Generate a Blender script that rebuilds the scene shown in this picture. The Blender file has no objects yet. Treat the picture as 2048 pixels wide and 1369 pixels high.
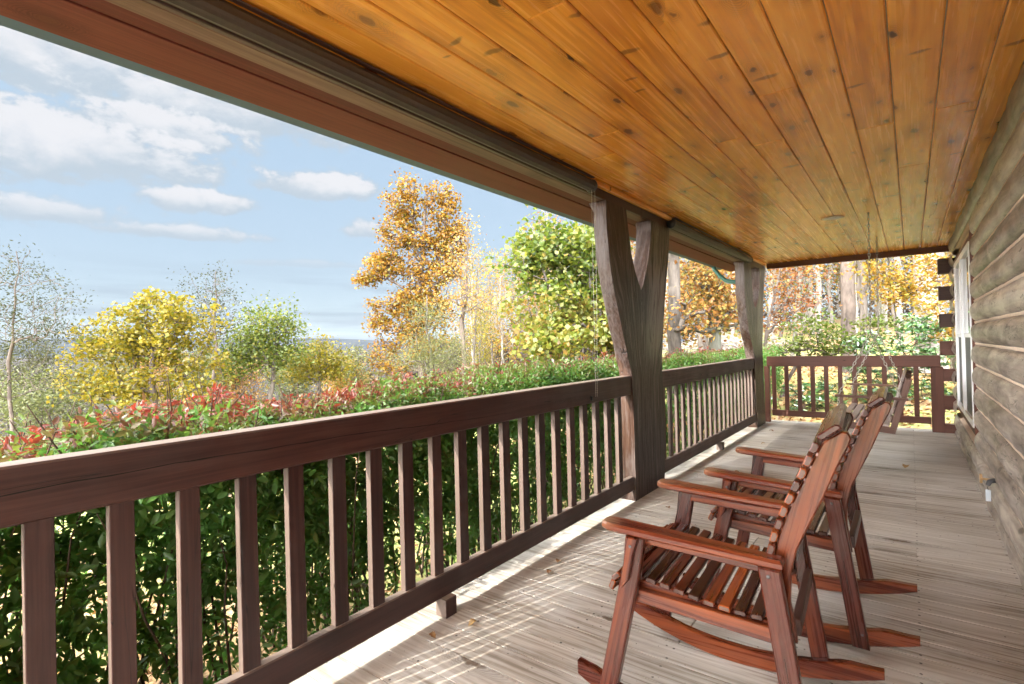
import bpy, math, random
import numpy as np
from mathutils import Matrix, Vector
random.seed(7); RS = np.random.RandomState(11)
scene = bpy.context.scene
COL = scene.collection

# ------------------------------------------------------------------ camera
CAM_H = 1.27
FPX = 1056.86                      # focal length in pixels of the 2048 px wide frame
ROT = np.array([[0.79794399, 0.60222751, -0.02464576],
                [0.02320108, 0.01017005, 0.99967909],
                [-0.6022849, 0.79825973, 0.0058572]])   # right, up, forward
cd = bpy.data.cameras.new('camera'); cam = bpy.data.objects.new('camera', cd); COL.objects.link(cam)
mw = Matrix.Identity(4)
for i in range(3):
    mw[i][0] = ROT[0][i]; mw[i][1] = ROT[1][i]; mw[i][2] = -ROT[2][i]
mw[2][3] = CAM_H
cam.matrix_world = mw
cd.sensor_width = 36; cd.lens = FPX * 36 / 2048
cd.clip_start = 0.05; cd.clip_end = 30000
scene.camera = cam

def P(px, py, d):
    """world point seen at photo pixel (px, py) at depth d"""
    r = ROT.T @ np.array([(px - 1024) / FPX, -(py - 684.5) / FPX, 1.0])
    return np.array([0, 0, CAM_H]) + r * d

# ------------------------------------------------------------------ exposure, sun, sky
EXPOSURE = 2.5
SUN = Vector((-0.57, -1.82, 1.0)).normalized()
scene.view_settings.view_transform = 'Standard'
scene.view_settings.look = 'None'
scene.view_settings.gamma = 1
scene.view_settings.exposure = EXPOSURE
scene.cycles.max_bounces = 8
scene.cycles.diffuse_bounces = 5
scene.cycles.glossy_bounces = 3
scene.cycles.transmission_bounces = 3
scene.cycles.transparent_max_bounces = 8
scene.cycles.use_denoising = True
scene.cycles.sample_clamp_indirect = 8
scene.cycles.caustics_reflective = False
scene.cycles.caustics_refractive = False

ld = bpy.data.lights.new('sun', 'SUN'); sun = bpy.data.objects.new('sun', ld); COL.objects.link(sun)
ld.energy = 2.0; ld.angle = math.radians(0.5); ld.color = (1, 0.93, 0.82)
sun.rotation_mode = 'QUATERNION'
sun.rotation_quaternion = SUN.to_track_quat('Z', 'Y')
sun.location = (-6, -18, 14)

# ---- node helper
class NT:
    def __init__(s, tree): s.t = tree; s.n = tree.nodes; s.l = tree.links
    def new(s, typ, **kw):
        n = s.n.new(typ)
        for k, v in kw.items(): setattr(n, k, v)
        return n
    def put(s, sock, v):
        if v is None: return
        if hasattr(v, 'links') and hasattr(v, 'is_linked'): s.l.new(v, sock)
        else: sock.default_value = v
    def m(s, op, a, b=None, c=None, clamp=False):
        n = s.new('ShaderNodeMath', operation=op, use_clamp=clamp)
        s.put(n.inputs[0], a); s.put(n.inputs[1], b); s.put(n.inputs[2], c)
        return n.outputs[0]
    def vm(s, op, a, b=None):
        n = s.new('ShaderNodeVectorMath', operation=op); s.put(n.inputs[0], a); s.put(n.inputs[1], b)
        return n.outputs['Value'] if op in ('LENGTH', 'DISTANCE', 'DOT_PRODUCT') else n.outputs[0]
    def noise(s, vec, scale, detail=3, rough=0.55, dist=0.0):
        n = s.new('ShaderNodeTexNoise'); s.put(n.inputs['Vector'], vec)
        n.inputs['Scale'].default_value = scale; n.inputs['Detail'].default_value = detail
        n.inputs['Roughness'].default_value = rough; n.inputs['Distortion'].default_value = dist
        return n.outputs['Fac']
    def ramp(s, fac, stops, interp='LINEAR'):
        n = s.new('ShaderNodeValToRGB'); cr = n.color_ramp; cr.interpolation = interp
        while len(cr.elements) < len(stops): cr.elements.new(0.5)
        for e, (p, c) in zip(cr.elements, stops):
            e.position = p; e.color = tuple(c) + ((1,) if len(c) == 3 else ())
        s.put(n.inputs[0], fac); return n.outputs[0]
    def mix(s, fac, a, b, blend='MIX'):
        n = s.new('ShaderNodeMix', data_type='RGBA', blend_type=blend)
        s.put(n.inputs[0], fac)
        for k, v in ((6, a), (7, b)):
            if isinstance(v, (tuple, list)): v = tuple(v) + ((1,) if len(v) == 3 else ())
            s.put(n.inputs[k], v)
        return n.outputs[2]
    def smooth(s, v, a, b):
        n = s.new('ShaderNodeMapRange', interpolation_type='SMOOTHSTEP')
        s.put(n.inputs[0], v); n.inputs[1].default_value = a; n.inputs[2].default_value = b
        return n.outputs[0]
    def xyz(s, v):
        n = s.new('ShaderNodeSeparateXYZ'); s.put(n.inputs[0], v); return n.outputs
    def comb(s, x, y, z):
        n = s.new('ShaderNodeCombineXYZ'); s.put(n.inputs[0], x); s.put(n.inputs[1], y); s.put(n.inputs[2], z)
        return n.outputs[0]

world = bpy.data.worlds.new('World'); scene.world = world; world.use_nodes = True
W = NT(world.node_tree); W.n.clear()
sky = W.new('ShaderNodeTexSky', sky_type='NISHITA', sun_disc=False)
sky.sun_elevation = math.asin(SUN.z); sky.sun_rotation = math.atan2(SUN.x, SUN.y)
sky.altitude = 800; sky.air_density = 1.0; sky.dust_density = 1.2; sky.ozone_density = 1.2
SKY = 0.10
CLOUD = 1.60                          # cloud radiance in sky-texture units
tc = W.new('ShaderNodeTexCoord'); D = tc.outputs['Generated']
dx, dy, dz = W.xyz(D)
az = W.m('ARCTAN2', dx, dy); el = W.m('ARCSINE', dz)
nz = W.comb(W.m('MULTIPLY', az, 1.0), W.m('MULTIPLY', el, 1.7), 0.0)
n1 = W.noise(nz, 9, 6, 0.6, 0.3)
n2 = W.noise(nz, 30, 4, 0.6)
pert = W.m('ADD', W.m('MULTIPLY', W.m('SUBTRACT', n1, 0.5), 1.7), W.m('MULTIPLY', W.m('SUBTRACT', n2, 0.5), 0.85))
# (azimuth, elevation, half width, half height, strength)
clouds = [(-1.36, 0.400, 0.25, 0.095, 1.0), (-1.15, 0.385, 0.30, 0.082, 1.0), (-1.35, 0.292, 0.30, 0.088, 1.0),
          (-1.24, 0.335, 0.20, 0.055, 0.95), (-1.18, 0.243, 0.115, 0.028, 0.95), (-1.01, 0.281, 0.16, 0.036, 1.0),
          (-0.915, 0.212, 0.05, 0.030, 0.85), (-1.21, 0.190, 0.17, 0.020, 0.7), (-1.36, 0.202, 0.14, 0.030, 0.7), (-1.03, 0.150, 0.16, 0.012, 0.45),
          (-1.095, 0.352, 0.025, 0.014, 0.6)]
dens = 0.0; light = 0.0
for ca, ce, wa, he, st in clouds:
    u = W.m('MULTIPLY', W.m('SUBTRACT', az, ca), 1 / wa)
    v0 = W.m('SUBTRACT', el, ce)
    v = W.m('MULTIPLY', v0, 1 / he)
    vneg = W.m('MULTIPLY', W.m('MINIMUM', v, 0.0), 1.5)           # flat base
    vv = W.m('ADD', W.m('MAXIMUM', v, 0.0), vneg)
    r = W.m('SQRT', W.m('ADD', W.m('MULTIPLY', u, u), W.m('MULTIPLY', vv, vv)))
    d = W.m('ADD', W.m('SUBTRACT', 1.0, r), pert)
    d = W.m('MULTIPLY', W.smooth(d, 0.0, 0.60), st)
    li = W.m('MULTIPLY', d, W.smooth(W.m('ADD', v, W.m('MULTIPLY', pert, 0.8)), -0.75, 0.75))
    dens = W.m('MAXIMUM', dens, d); light = W.m('MAXIMUM', light, li)
# added out-of-view cloud behind the camera, made very bright to fill the porch
pl = W.vm('DIVIDE', D, W.comb(W.m('ADD', W.m('ABSOLUTE', dz), 0.12), W.m('ADD', W.m('ABSOLUTE', dz), 0.12), 1.0))
gn = W.noise(pl, 1.15, 5, 0.58)
away = W.smooth(W.m('ADD', W.m('MULTIPLY', dy, -1.0), W.m('MULTIPLY', dz, 0.75)), 0.19, 0.40)
gd = W.m('MULTIPLY', W.smooth(gn, 0.42, 0.60), away)
# thin grey streaks low over the horizon
sn = W.noise(W.comb(W.m('MULTIPLY', az, 2.2), W.m('MULTIPLY', el, 26.0), 3.0), 1.6, 4, 0.55)
sd = W.m('MULTIPLY', W.smooth(sn, 0.44, 0.66), W.m('SUBTRACT', 1.0, W.smooth(el, 0.07, 0.17)))
skyc = sky.outputs[0]
hz = W.m('SUBTRACT', 1.0, W.smooth(el, -0.02, 0.42))
front = W.mix(hz, (0.86, 1.12, 1.38), (0.88, 1.04, 1.18))
skyc = W.mix(0.93, skyc, front)
col = W.mix(W.m('MULTIPLY', sd, 0.6), skyc, (0.74, 0.88, 1.06))
shade = W.mix(W.smooth(light, 0.15, 0.9), (0.98, 1.13, 1.28), (CLOUD * 0.97, CLOUD * 0.97, CLOUD))
col = W.mix(W.m('MULTIPLY', W.smooth(dens, 0.0, 0.8), 0.93), col, shade)
col = W.mix(gd, col, (58.0, 57.0, 56.0))
bg = W.new('ShaderNodeBackground'); W.l.new(col, bg.inputs[0]); bg.inputs[1].default_value = SKY
wo = W.new('ShaderNodeOutputWorld'); W.l.new(bg.outputs[0], wo.inputs[0])

# ------------------------------------------------------------------ materials
def new_mat(name):
    m = bpy.data.materials.new(name); m.use_nodes = True
    t = NT(m.node_tree); t.n.clear()
    o = t.new('ShaderNodeOutputMaterial'); return m, t, o
def principled(t, o, col, rough=0.5, spec=0.5, bump=None, bstr=0.2, bdist=0.01, metal=0.0, coat=0.0):
    b = t.new('ShaderNodeBsdfPrincipled')
    if isinstance(col, (tuple, list)): col = tuple(col) + ((1,) if len(col) == 3 else ())
    t.put(b.inputs['Base Color'], col); t.put(b.inputs['Roughness'], rough)
    b.inputs['Specular IOR Level'].default_value = spec; b.inputs['Metallic'].default_value = metal
    b.inputs['Coat Weight'].default_value = coat; b.inputs['Coat Roughness'].default_value = 0.12
    if bump is not None:
        n = t.new('ShaderNodeBump'); n.inputs['Strength'].default_value = bstr
        n.inputs['Distance'].default_value = bdist; t.put(n.inputs['Height'], bump)
        t.l.new(n.outputs[0], b.inputs['Normal'])
    t.l.new(b.outputs[0], o.inputs[0]); return b

def wood(name, c0, c1, c2, rough=0.6, spec=0.4, knots=0.0, knot_col=(0.05, 0.02, 0.01), grain=1.0, var=0.5, bstr=0.25,
         weather=0.0, weather_col=(0.3, 0.3, 0.3), coat=0.0, cracks=0.0, ring=0.0, nails=False, wear_sun_tint=None, spike=False, sunny=0.0, tips=False, kscale=(2.6, 4.6), streak=1.0):
    """planed or weathered timber; attribute gco = metres along, across, through the board, rnd = per board"""
    m, t, o = new_mat(name)
    g = t.new('ShaderNodeAttribute', attribute_name='gco').outputs['Vector']
    rnd = t.new('ShaderNodeAttribute', attribute_name='rnd').outputs['Fac']
    u, v, w = t.xyz(g)
    wide = t.noise(t.comb(t.m('MULTIPLY', u, 1.3), t.m('MULTIPLY', v, 9.0), t.m('MULTIPLY', w, 9.0)), 1.0, 3, 0.5)
    kf = 0.0; vdist = v
    if knots > 0:
        vo = t.new('ShaderNodeTexVoronoi', voronoi_dimensions='2D'); vo.inputs['Scale'].default_value = 1
        kn_ = t.noise(t.comb(t.m('MULTIPLY', u, 26.0), t.m('MULTIPLY', v, 26.0), w), 1.0, 2)
        jit = t.comb(t.m('ADD', t.m('MULTIPLY', u, kscale[0]), t.m('ADD', t.m('MULTIPLY', wide, 0.25), t.m('MULTIPLY', kn_, 0.10))), t.m('ADD', t.m('MULTIPLY', v, kscale[1]), t.m('MULTIPLY', kn_, 0.16)), 0)
        t.l.new(jit, vo.inputs['Vector'])
        kd = vo.outputs['Distance']; kr = t.xyz(vo.outputs['Color'])
        on = t.m('LESS_THAN', kr[0], knots)
        size = t.m('ADD', 0.025, t.m('MULTIPLY', kr[1], 0.085))
        kn = t.m('DIVIDE', kd, size)
        kf = t.m('MULTIPLY', t.m('SUBTRACT', 1.0, t.smooth(kn, 0.65, 1.15)), on)
        halo = t.m('MULTIPLY', t.m('SUBTRACT', 1.0, t.smooth(kn, 0.6, 5.0)), on)
        kring = t.m('MULTIPLY', halo, t.m('MULTIPLY', 0.5, t.m('ADD', 1.0, t.m('SINE', t.m('MULTIPLY', kd, 190.0)))))
    lines = t.noise(t.comb(t.m('MULTIPLY', u, 2.2 * grain), t.m('MULTIPLY', v, 75.0 * grain), t.m('MULTIPLY', w, 75.0 * grain)), 1.0, 3, 0.6, 0.25)
    # cathedral figure: growth rings cut by the board face
    rr = t.m('ADD', t.m('MULTIPLY', v, 130.0), t.m('MULTIPLY', t.noise(t.comb(t.m('MULTIPLY', u, 0.9), t.m('MULTIPLY', v, 5.0), 0.0), 1.0, 2, 0.5), 42.0))
    cath = t.m('MULTIPLY', 0.5, t.m('ADD', 1.0, t.m('SINE', rr)))
    f = t.m('ADD', t.m('MULTIPLY', lines, 0.75), t.m('MULTIPLY', wide, 0.45))
    f = t.m('ADD', f, t.m('MULTIPLY', t.m('SUBTRACT', rnd, 0.5), var))
    if ring > 0: f = t.m('ADD', f, t.m('MULTIPLY', t.m('SUBTRACT', cath, 0.5), ring))
    c = t.ramp(f, [(0.30, c0), (0.56, c1), (0.85, c2)])
    if weather > 0:
        p = t.new('ShaderNodeTexCoord').outputs['Object']
        ysun = t.smooth(t.xyz(p)[1], 1.6, 4.2)
        wn = t.m('MULTIPLY', t.m('ADD', 1.0, t.m('MULTIPLY', ysun, sunny)), t.smooth(t.m('ADD', t.noise(p, 2.3, 5, 0.65), t.m('MULTIPLY', t.m('SUBTRACT', lines, 0.5), 0.5)), 0.42, 0.66))
        wn = t.m('MULTIPLY', wn, weather, clamp=True)
        c = t.mix(wn, c, weather_col)
    if tips:
        X_ = t.xyz(t.new('ShaderNodeTexCoord').outputs['Object'])[0]
        nz2 = t.xyz(t.new('ShaderNodeNewGeometry').outputs['True Normal'])[2]
        tw = t.m('MULTIPLY', t.m('SUBTRACT', 1.0, t.smooth(t.m('ADD', X_, t.m('MULTIPLY', wide, 0.12)), -0.84, -0.72)), t.m('ADD', 0.35, t.m('MULTIPLY', t.smooth(nz2, 0.3, 0.9), 0.5)))
        c = t.mix(tw, c, (0.36, 0.20, 0.11))
    if wear_sun_tint is not None:
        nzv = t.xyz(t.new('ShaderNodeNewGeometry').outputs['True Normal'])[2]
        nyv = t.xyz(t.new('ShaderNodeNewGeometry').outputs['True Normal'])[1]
        fw = t.m('MAXIMUM', t.smooth(nzv, 0.6, 0.95), t.m('MULTIPLY', t.smooth(t.m('MULTIPLY', nyv, -1.0), 0.8, 0.98), 0.5))  # bleached worn tops, plus sunlight painted into the faces towards -y
        c = t.mix(t.m('MULTIPLY', fw, t.m('ADD', 0.40, t.m('MULTIPLY', wide, 0.8)), clamp=True), c, wear_sun_tint)
    if spike:
        v2 = t.new('ShaderNodeTexVoronoi', voronoi_dimensions='2D'); v2.inputs['Scale'].default_value = 1
        t.l.new(t.comb(t.m('MULTIPLY', t.m('ADD', u, t.m('MULTIPLY', wide, 0.06)), 7.5), t.m('MULTIPLY', v, 2.6), 0), v2.inputs['Vector'])
        k2 = t.xyz(v2.outputs['Color'])
        sf = t.m('MULTIPLY', t.m('SUBTRACT', 1.0, t.smooth(t.m('DIVIDE', v2.outputs['Distance'], t.m('ADD', 0.05, t.m('MULTIPLY', k2[1], 0.13))), 0.5, 1.2)), t.m('LESS_THAN', k2[0], 0.16))
        c = t.mix(t.m('MULTIPLY', sf, 0.75), c, tuple(x * 0.28 for x in c0))
    bumpv = lines
    if knots > 0:
        c = t.mix(t.m('MULTIPLY', kring, 0.45), c, tuple(x * 0.5 for x in c0))
        c = t.mix(t.m('MULTIPLY', halo, 0.28), c, tuple(x * 0.6 for x in c0))
        c = t.mix(t.m('MULTIPLY', kf, t.m('ADD', 0.45, t.m('MULTIPLY', kr[2], 0.5))), c, knot_col)
    if cracks > 0:
        cn = t.noise(t.comb(t.m('MULTIPLY', u, 0.55), t.m('MULTIPLY', v, 9.0), t.m('MULTIPLY', w, 9.0)), 1.0, 3, 0.5, 0.6)
        cw = t.m('SUBTRACT', 1.0, t.smooth(t.m('ABSOLUTE', t.m('SUBTRACT', cn, 0.55)), 0.0, 0.006 * cracks))
        cw = t.m('MULTIPLY', cw, t.smooth(t.noise(t.comb(t.m('MULTIPLY', u, 1.1), 0.0, v), 1.0, 1), 0.46, 0.55))
        c = t.mix(t.m('MULTIPLY', cw, 0.85), c, tuple(x * 0.18 for x in c0))
        bumpv = t.m('SUBTRACT', bumpv, t.m('MULTIPLY', cw, 3.0))
    if nails:
        p = t.new('ShaderNodeTexCoord').outputs['Object']; X, Y, Z = t.xyz(p)
        jx = t.m('SUBTRACT', t.m('PINGPONG', t.m('ADD', X, 2.03), 0.2032), 0.0)
        vy = t.m('PINGPONG', t.m('ADD', Y, 20 * 0.1463 + 0.032), 0.0732)
        dd = t.m('SQRT', t.m('ADD', t.m('MULTIPLY', jx, jx), t.m('POWER', t.m('SUBTRACT', vy, 0.033), 2.0)))
        nd = t.m('SUBTRACT', 1.0, t.smooth(dd, 0.004, 0.0065))
        nd = t.m('MULTIPLY', nd, t.smooth(t.noise(p, 7.0, 1), 0.42, 0.5))
        c = t.mix(t.m('MULTIPLY', nd, 0.85), c, (0.03, 0.025, 0.02))
        # dark stray spots of dirt
        sp = t.noise(p, 55, 1, 0.5); ms = t.noise(p, 1.7, 2)
        c = t.mix(t.m('MULTIPLY', t.smooth(t.m('ADD', sp, t.m('MULTIPLY', ms, 0.25)), 0.86, 0.9), 0.8), c, (0.05, 0.04, 0.03))
    ro = t.m('ADD', rough, t.m('MULTIPLY', t.m('SUBTRACT', lines, 0.5), 0.22))
    principled(t, o, c, ro, spec, bumpv, bstr, 0.002, coat=coat)
    return m

MAT = {}
MAT['ceiling'] = wood('ceiling_pine', (0.50, 0.165, 0.022), (0.74, 0.30, 0.042), (0.86, 0.41, 0.075), 0.26, 0.32, knots=0.7, spike=True,
                      knot_col=(0.06, 0.016, 0.005), grain=0.5, var=0.30, bstr=0.10, coat=0.06, kscale=(2.3, 5.2), ring=0.10)
MAT['deck'] = wood('deck_boards', (0.27, 0.230, 0.182), (0.485, 0.445, 0.385), (0.64, 0.61, 0.555), 0.62, 0.25, knots=0.16,
                   knot_col=(0.12, 0.08, 0.05), var=0.34, bstr=0.45, weather=0.55, weather_col=(0.60, 0.58, 0.55), ring=0.22, nails=True, kscale=(1.1, 4.0))
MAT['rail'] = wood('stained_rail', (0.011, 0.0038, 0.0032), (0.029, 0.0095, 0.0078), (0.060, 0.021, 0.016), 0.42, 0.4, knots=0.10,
                   knot_col=(0.012, 0.008, 0.010), var=0.22, bstr=0.25, wear_sun_tint=(0.30, 0.24, 0.20), sunny=3.0, weather=0.22, weather_col=(0.070, 0.046, 0.044), cracks=1.0)
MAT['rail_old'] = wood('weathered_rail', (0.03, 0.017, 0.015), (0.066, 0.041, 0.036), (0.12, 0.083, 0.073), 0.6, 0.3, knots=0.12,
                       knot_col=(0.03, 0.02, 0.02), var=0.3, bstr=0.35, wear_sun_tint=(0.24, 0.19, 0.16), weather=0.6, weather_col=(0.135, 0.105, 0.10), cracks=1.0)
MAT['rail_red'] = wood('red_stained_rail', (0.040, 0.0085, 0.006), (0.080, 0.019, 0.011), (0.13, 0.038, 0.023), 0.45, 0.4, knots=0.10,
                       knot_col=(0.03, 0.012, 0.01), var=0.25, bstr=0.25, wear_sun_tint=(0.20, 0.09, 0.06), weather=0.25, weather_col=(0.11, 0.042, 0.03), cracks=0.7)
def post_mat():
    m, t, o = new_mat('forked_trunk_wood')
    g = t.new('ShaderNodeAttribute', attribute_name='gco').outputs['Vector']
    p = t.new('ShaderNodeTexCoord').outputs['Object']
    z, y, x = t.xyz(g)
    spread = t.m('ADD', 0.32, t.m('MULTIPLY', t.m('MAXIMUM', t.m('SUBTRACT', z, 0.95), 0.0), 0.42))
    v = t.m('DIVIDE', y, spread)
    v = t.m('ADD', v, t.m('MULTIPLY', t.m('SUBTRACT', t.noise(t.comb(z, t.m('MULTIPLY', v, 2.0), x), 1.6, 3), 0.5), 0.30))
    fine = t.noise(t.comb(t.m('MULTIPLY', z, 2.4), t.m('MULTIPLY', v, 26), t.m('MULTIPLY', x, 20)), 1, 5, 0.68, 0.2)
    band = t.noise(t.comb(t.m('MULTIPLY', z, 0.8), t.m('MULTIPLY', v, 6.5), 2.0), 1, 3, 0.55, 0.3)
    blot = t.noise(p, 2.6, 4, 0.6)
    f = t.m('ADD', t.m('MULTIPLY', fine, 0.62), t.m('MULTIPLY', band, 0.5))
    c = t.ramp(f, [(0.40, (0.005, 0.0025, 0.0022)), (0.52, (0.020, 0.0105, 0.009)), (0.62, (0.048, 0.029, 0.026)), (0.76, (0.12, 0.088, 0.083))])
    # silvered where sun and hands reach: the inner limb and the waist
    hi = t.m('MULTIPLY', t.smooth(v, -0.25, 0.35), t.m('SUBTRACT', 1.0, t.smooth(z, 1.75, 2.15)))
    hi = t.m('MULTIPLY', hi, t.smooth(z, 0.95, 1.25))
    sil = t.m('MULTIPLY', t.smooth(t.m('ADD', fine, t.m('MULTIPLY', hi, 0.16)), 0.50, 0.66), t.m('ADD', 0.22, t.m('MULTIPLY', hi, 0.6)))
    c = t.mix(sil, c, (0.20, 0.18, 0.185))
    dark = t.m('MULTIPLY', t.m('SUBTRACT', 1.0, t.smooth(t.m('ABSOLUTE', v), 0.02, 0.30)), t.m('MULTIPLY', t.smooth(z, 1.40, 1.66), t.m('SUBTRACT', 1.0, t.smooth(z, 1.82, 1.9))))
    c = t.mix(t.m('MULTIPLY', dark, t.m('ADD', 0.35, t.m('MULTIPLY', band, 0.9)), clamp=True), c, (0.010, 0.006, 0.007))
    cw = t.m('MULTIPLY', t.m('SUBTRACT', 1.0, t.smooth(t.m('ABSOLUTE', t.m('SUBTRACT', band, 0.53)), 0.0, 0.012)), t.smooth(blot, 0.47, 0.55))
    c = t.mix(t.m('MULTIPLY', cw, 0.8), c, (0.006, 0.004, 0.004))  # drying checks
    h = t.m('SUBTRACT', t.m('ADD', t.m('MULTIPLY', fine, 0.6), t.m('MULTIPLY', band, 1.2)), t.m('MULTIPLY', cw, 0.8))
    principled(t, o, c, t.m('SUBTRACT', 0.60, t.m('MULTIPLY', fine, 0.3)), 0.35, h, 0.8, 0.006, coat=0.04)
    return m
MAT['post_edge'] = wood('debarked_edge', (0.022, 0.009, 0.006), (0.060, 0.028, 0.017), (0.12, 0.072, 0.050), 0.55, 0.4, var=0.0, bstr=1.0,
                        weather=0.55, weather_col=(0.15, 0.13, 0.125), cracks=2.0)
MAT['beam'] = wood('dark_beam', (0.035, 0.017, 0.014), (0.065, 0.034, 0.028), (0.10, 0.058, 0.047), 0.5, 0.4, var=0.15, bstr=0.25, knots=0.1)
MAT['tan'] = wood('tan_header', (0.085, 0.046, 0.036), (0.15, 0.085, 0.067), (0.23, 0.145, 0.115), 0.6, 0.2, knots=0.3,
                  knot_col=(0.08, 0.05, 0.04), var=0.2, bstr=0.2)
MAT['soffit'] = wood('red_soffit', (0.062, 0.014, 0.013), (0.105, 0.024, 0.021), (0.15, 0.040, 0.033), 0.65, 0.12, var=0.3, bstr=0.15, knots=0.08,
                     knot_col=(0.10, 0.03, 0.02))
MAT['chair'] = wood('varnished_chair_wood', (0.020, 0.0032, 0.002), (0.075, 0.0115, 0.005), (0.29, 0.066, 0.013), 0.28, 0.5, grain=0.8, var=0.8,
                    bstr=0.2, weather=0.05, weather_col=(0.24, 0.085, 0.04), coat=0.2)
MAT['chair_arm'] = wood('worn_chair_arm', (0.04, 0.006, 0.003), (0.115, 0.020, 0.008), (0.27, 0.070, 0.020), 0.30, 0.5, grain=0.8, var=0.3, bstr=0.2, coat=0.15, tips=True)
MAT['slat_end'] = wood('slat_end_grain', (0.035, 0.015, 0.012), (0.075, 0.035, 0.027), (0.13, 0.072, 0.056), 0.4, 0.5, var=0.5, bstr=0.2)
MAT['swing'] = wood('swing_wood', (0.20, 0.14, 0.12), (0.38, 0.30, 0.27), (0.55, 0.48, 0.45), 0.5, 0.4, var=0.4, bstr=0.25, weather=0.4,
                    weather_col=(0.42, 0.38, 0.36))
MAT['swing_dark'] = wood('swing_frame_wood', (0.08, 0.035, 0.025), (0.15, 0.075, 0.055), (0.22, 0.125, 0.095), 0.5, 0.4, var=0.3, bstr=0.25)

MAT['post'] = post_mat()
def simple(name, col, rough=0.5, spec=0.5, metal=0.0, nscale=20, namt=0.25, bstr=0.1, coat=0.0):
    m, t, o = new_mat(name)
    p = t.new('ShaderNodeTexCoord').outputs['Object']
    n = t.noise(p, nscale, 4, 0.6)
    c = t.mix(n, tuple(x * (1 - namt) for x in col), tuple(min(1, x * (1 + namt)) for x in col))
    principled(t, o, c, rough, spec, n, bstr, 0.003, metal, coat); return m
MAT['chink'] = simple('cream_chinking', (0.66, 0.52, 0.40), 0.8, 0.2, nscale=30, bstr=0.3)
MAT['white'] = simple('white_vinyl', (0.88, 0.89, 0.90), 0.35, 0.5, nscale=8, namt=0.04)
MAT['chain'] = simple('galvanised_chain', (0.50, 0.47, 0.42), 0.45, 0.5, metal=0.6, nscale=60)
MAT['shade'] = simple('rolled_shade_fabric', (0.060, 0.046, 0.038), 0.6, 0.3, nscale=50)
MAT['shade_dark'] = simple('shade_bracket', (0.03, 0.03, 0.035), 0.4, 0.5, nscale=30)
MAT['gutter'] = simple('grey_gutter_metal', (0.055, 0.10, 0.18), 0.6, 0.2, nscale=5, namt=0.1)
MAT['green'] = simple('green_downspout', (0.045, 0.14, 0.115), 0.35, 0.5, nscale=8, namt=0.15)
MAT['brass'] = simple('brass_fitting', (0.55, 0.36, 0.18), 0.4, 0.5, metal=0.5, nscale=60)
MAT['pewter'] = simple('grey_valve', (0.12, 0.12, 0.125), 0.5, 0.5, metal=0.3, nscale=40)
MAT['tag'] = simple('pale_tag_plastic', (0.60, 0.66, 0.72), 0.5, 0.4, nscale=10, namt=0.05)
MAT['lens'] = simple('light_lens', (0.62, 0.58, 0.52), 0.5, 0.4, nscale=10, namt=0.05)
MAT['lightrim'] = simple('light_trim', (0.78, 0.62, 0.45), 0.4, 0.4, nscale=10, namt=0.05)
MAT['black'] = simple('dark_interior', (0.02, 0.02, 0.02), 0.9, 0.1)
MAT['shingle'] = simple('roof_shingles', (0.10, 0.09, 0.085), 0.9, 0.2, nscale=30)
MAT['screen'] = simple('grey_screen_mesh', (0.10, 0.11, 0.115), 0.5, 0.4, nscale=90, namt=0.3)
def glass():
    m, t, o = new_mat('window_glass')
    b = principled(t, o, (0.035, 0.045, 0.05), 0.03, 1.0); b.inputs['Coat Weight'].default_value = 1.0; b.inputs['Coat Roughness'].default_value = 0.02
    return m
MAT['glass'] = glass()

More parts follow.
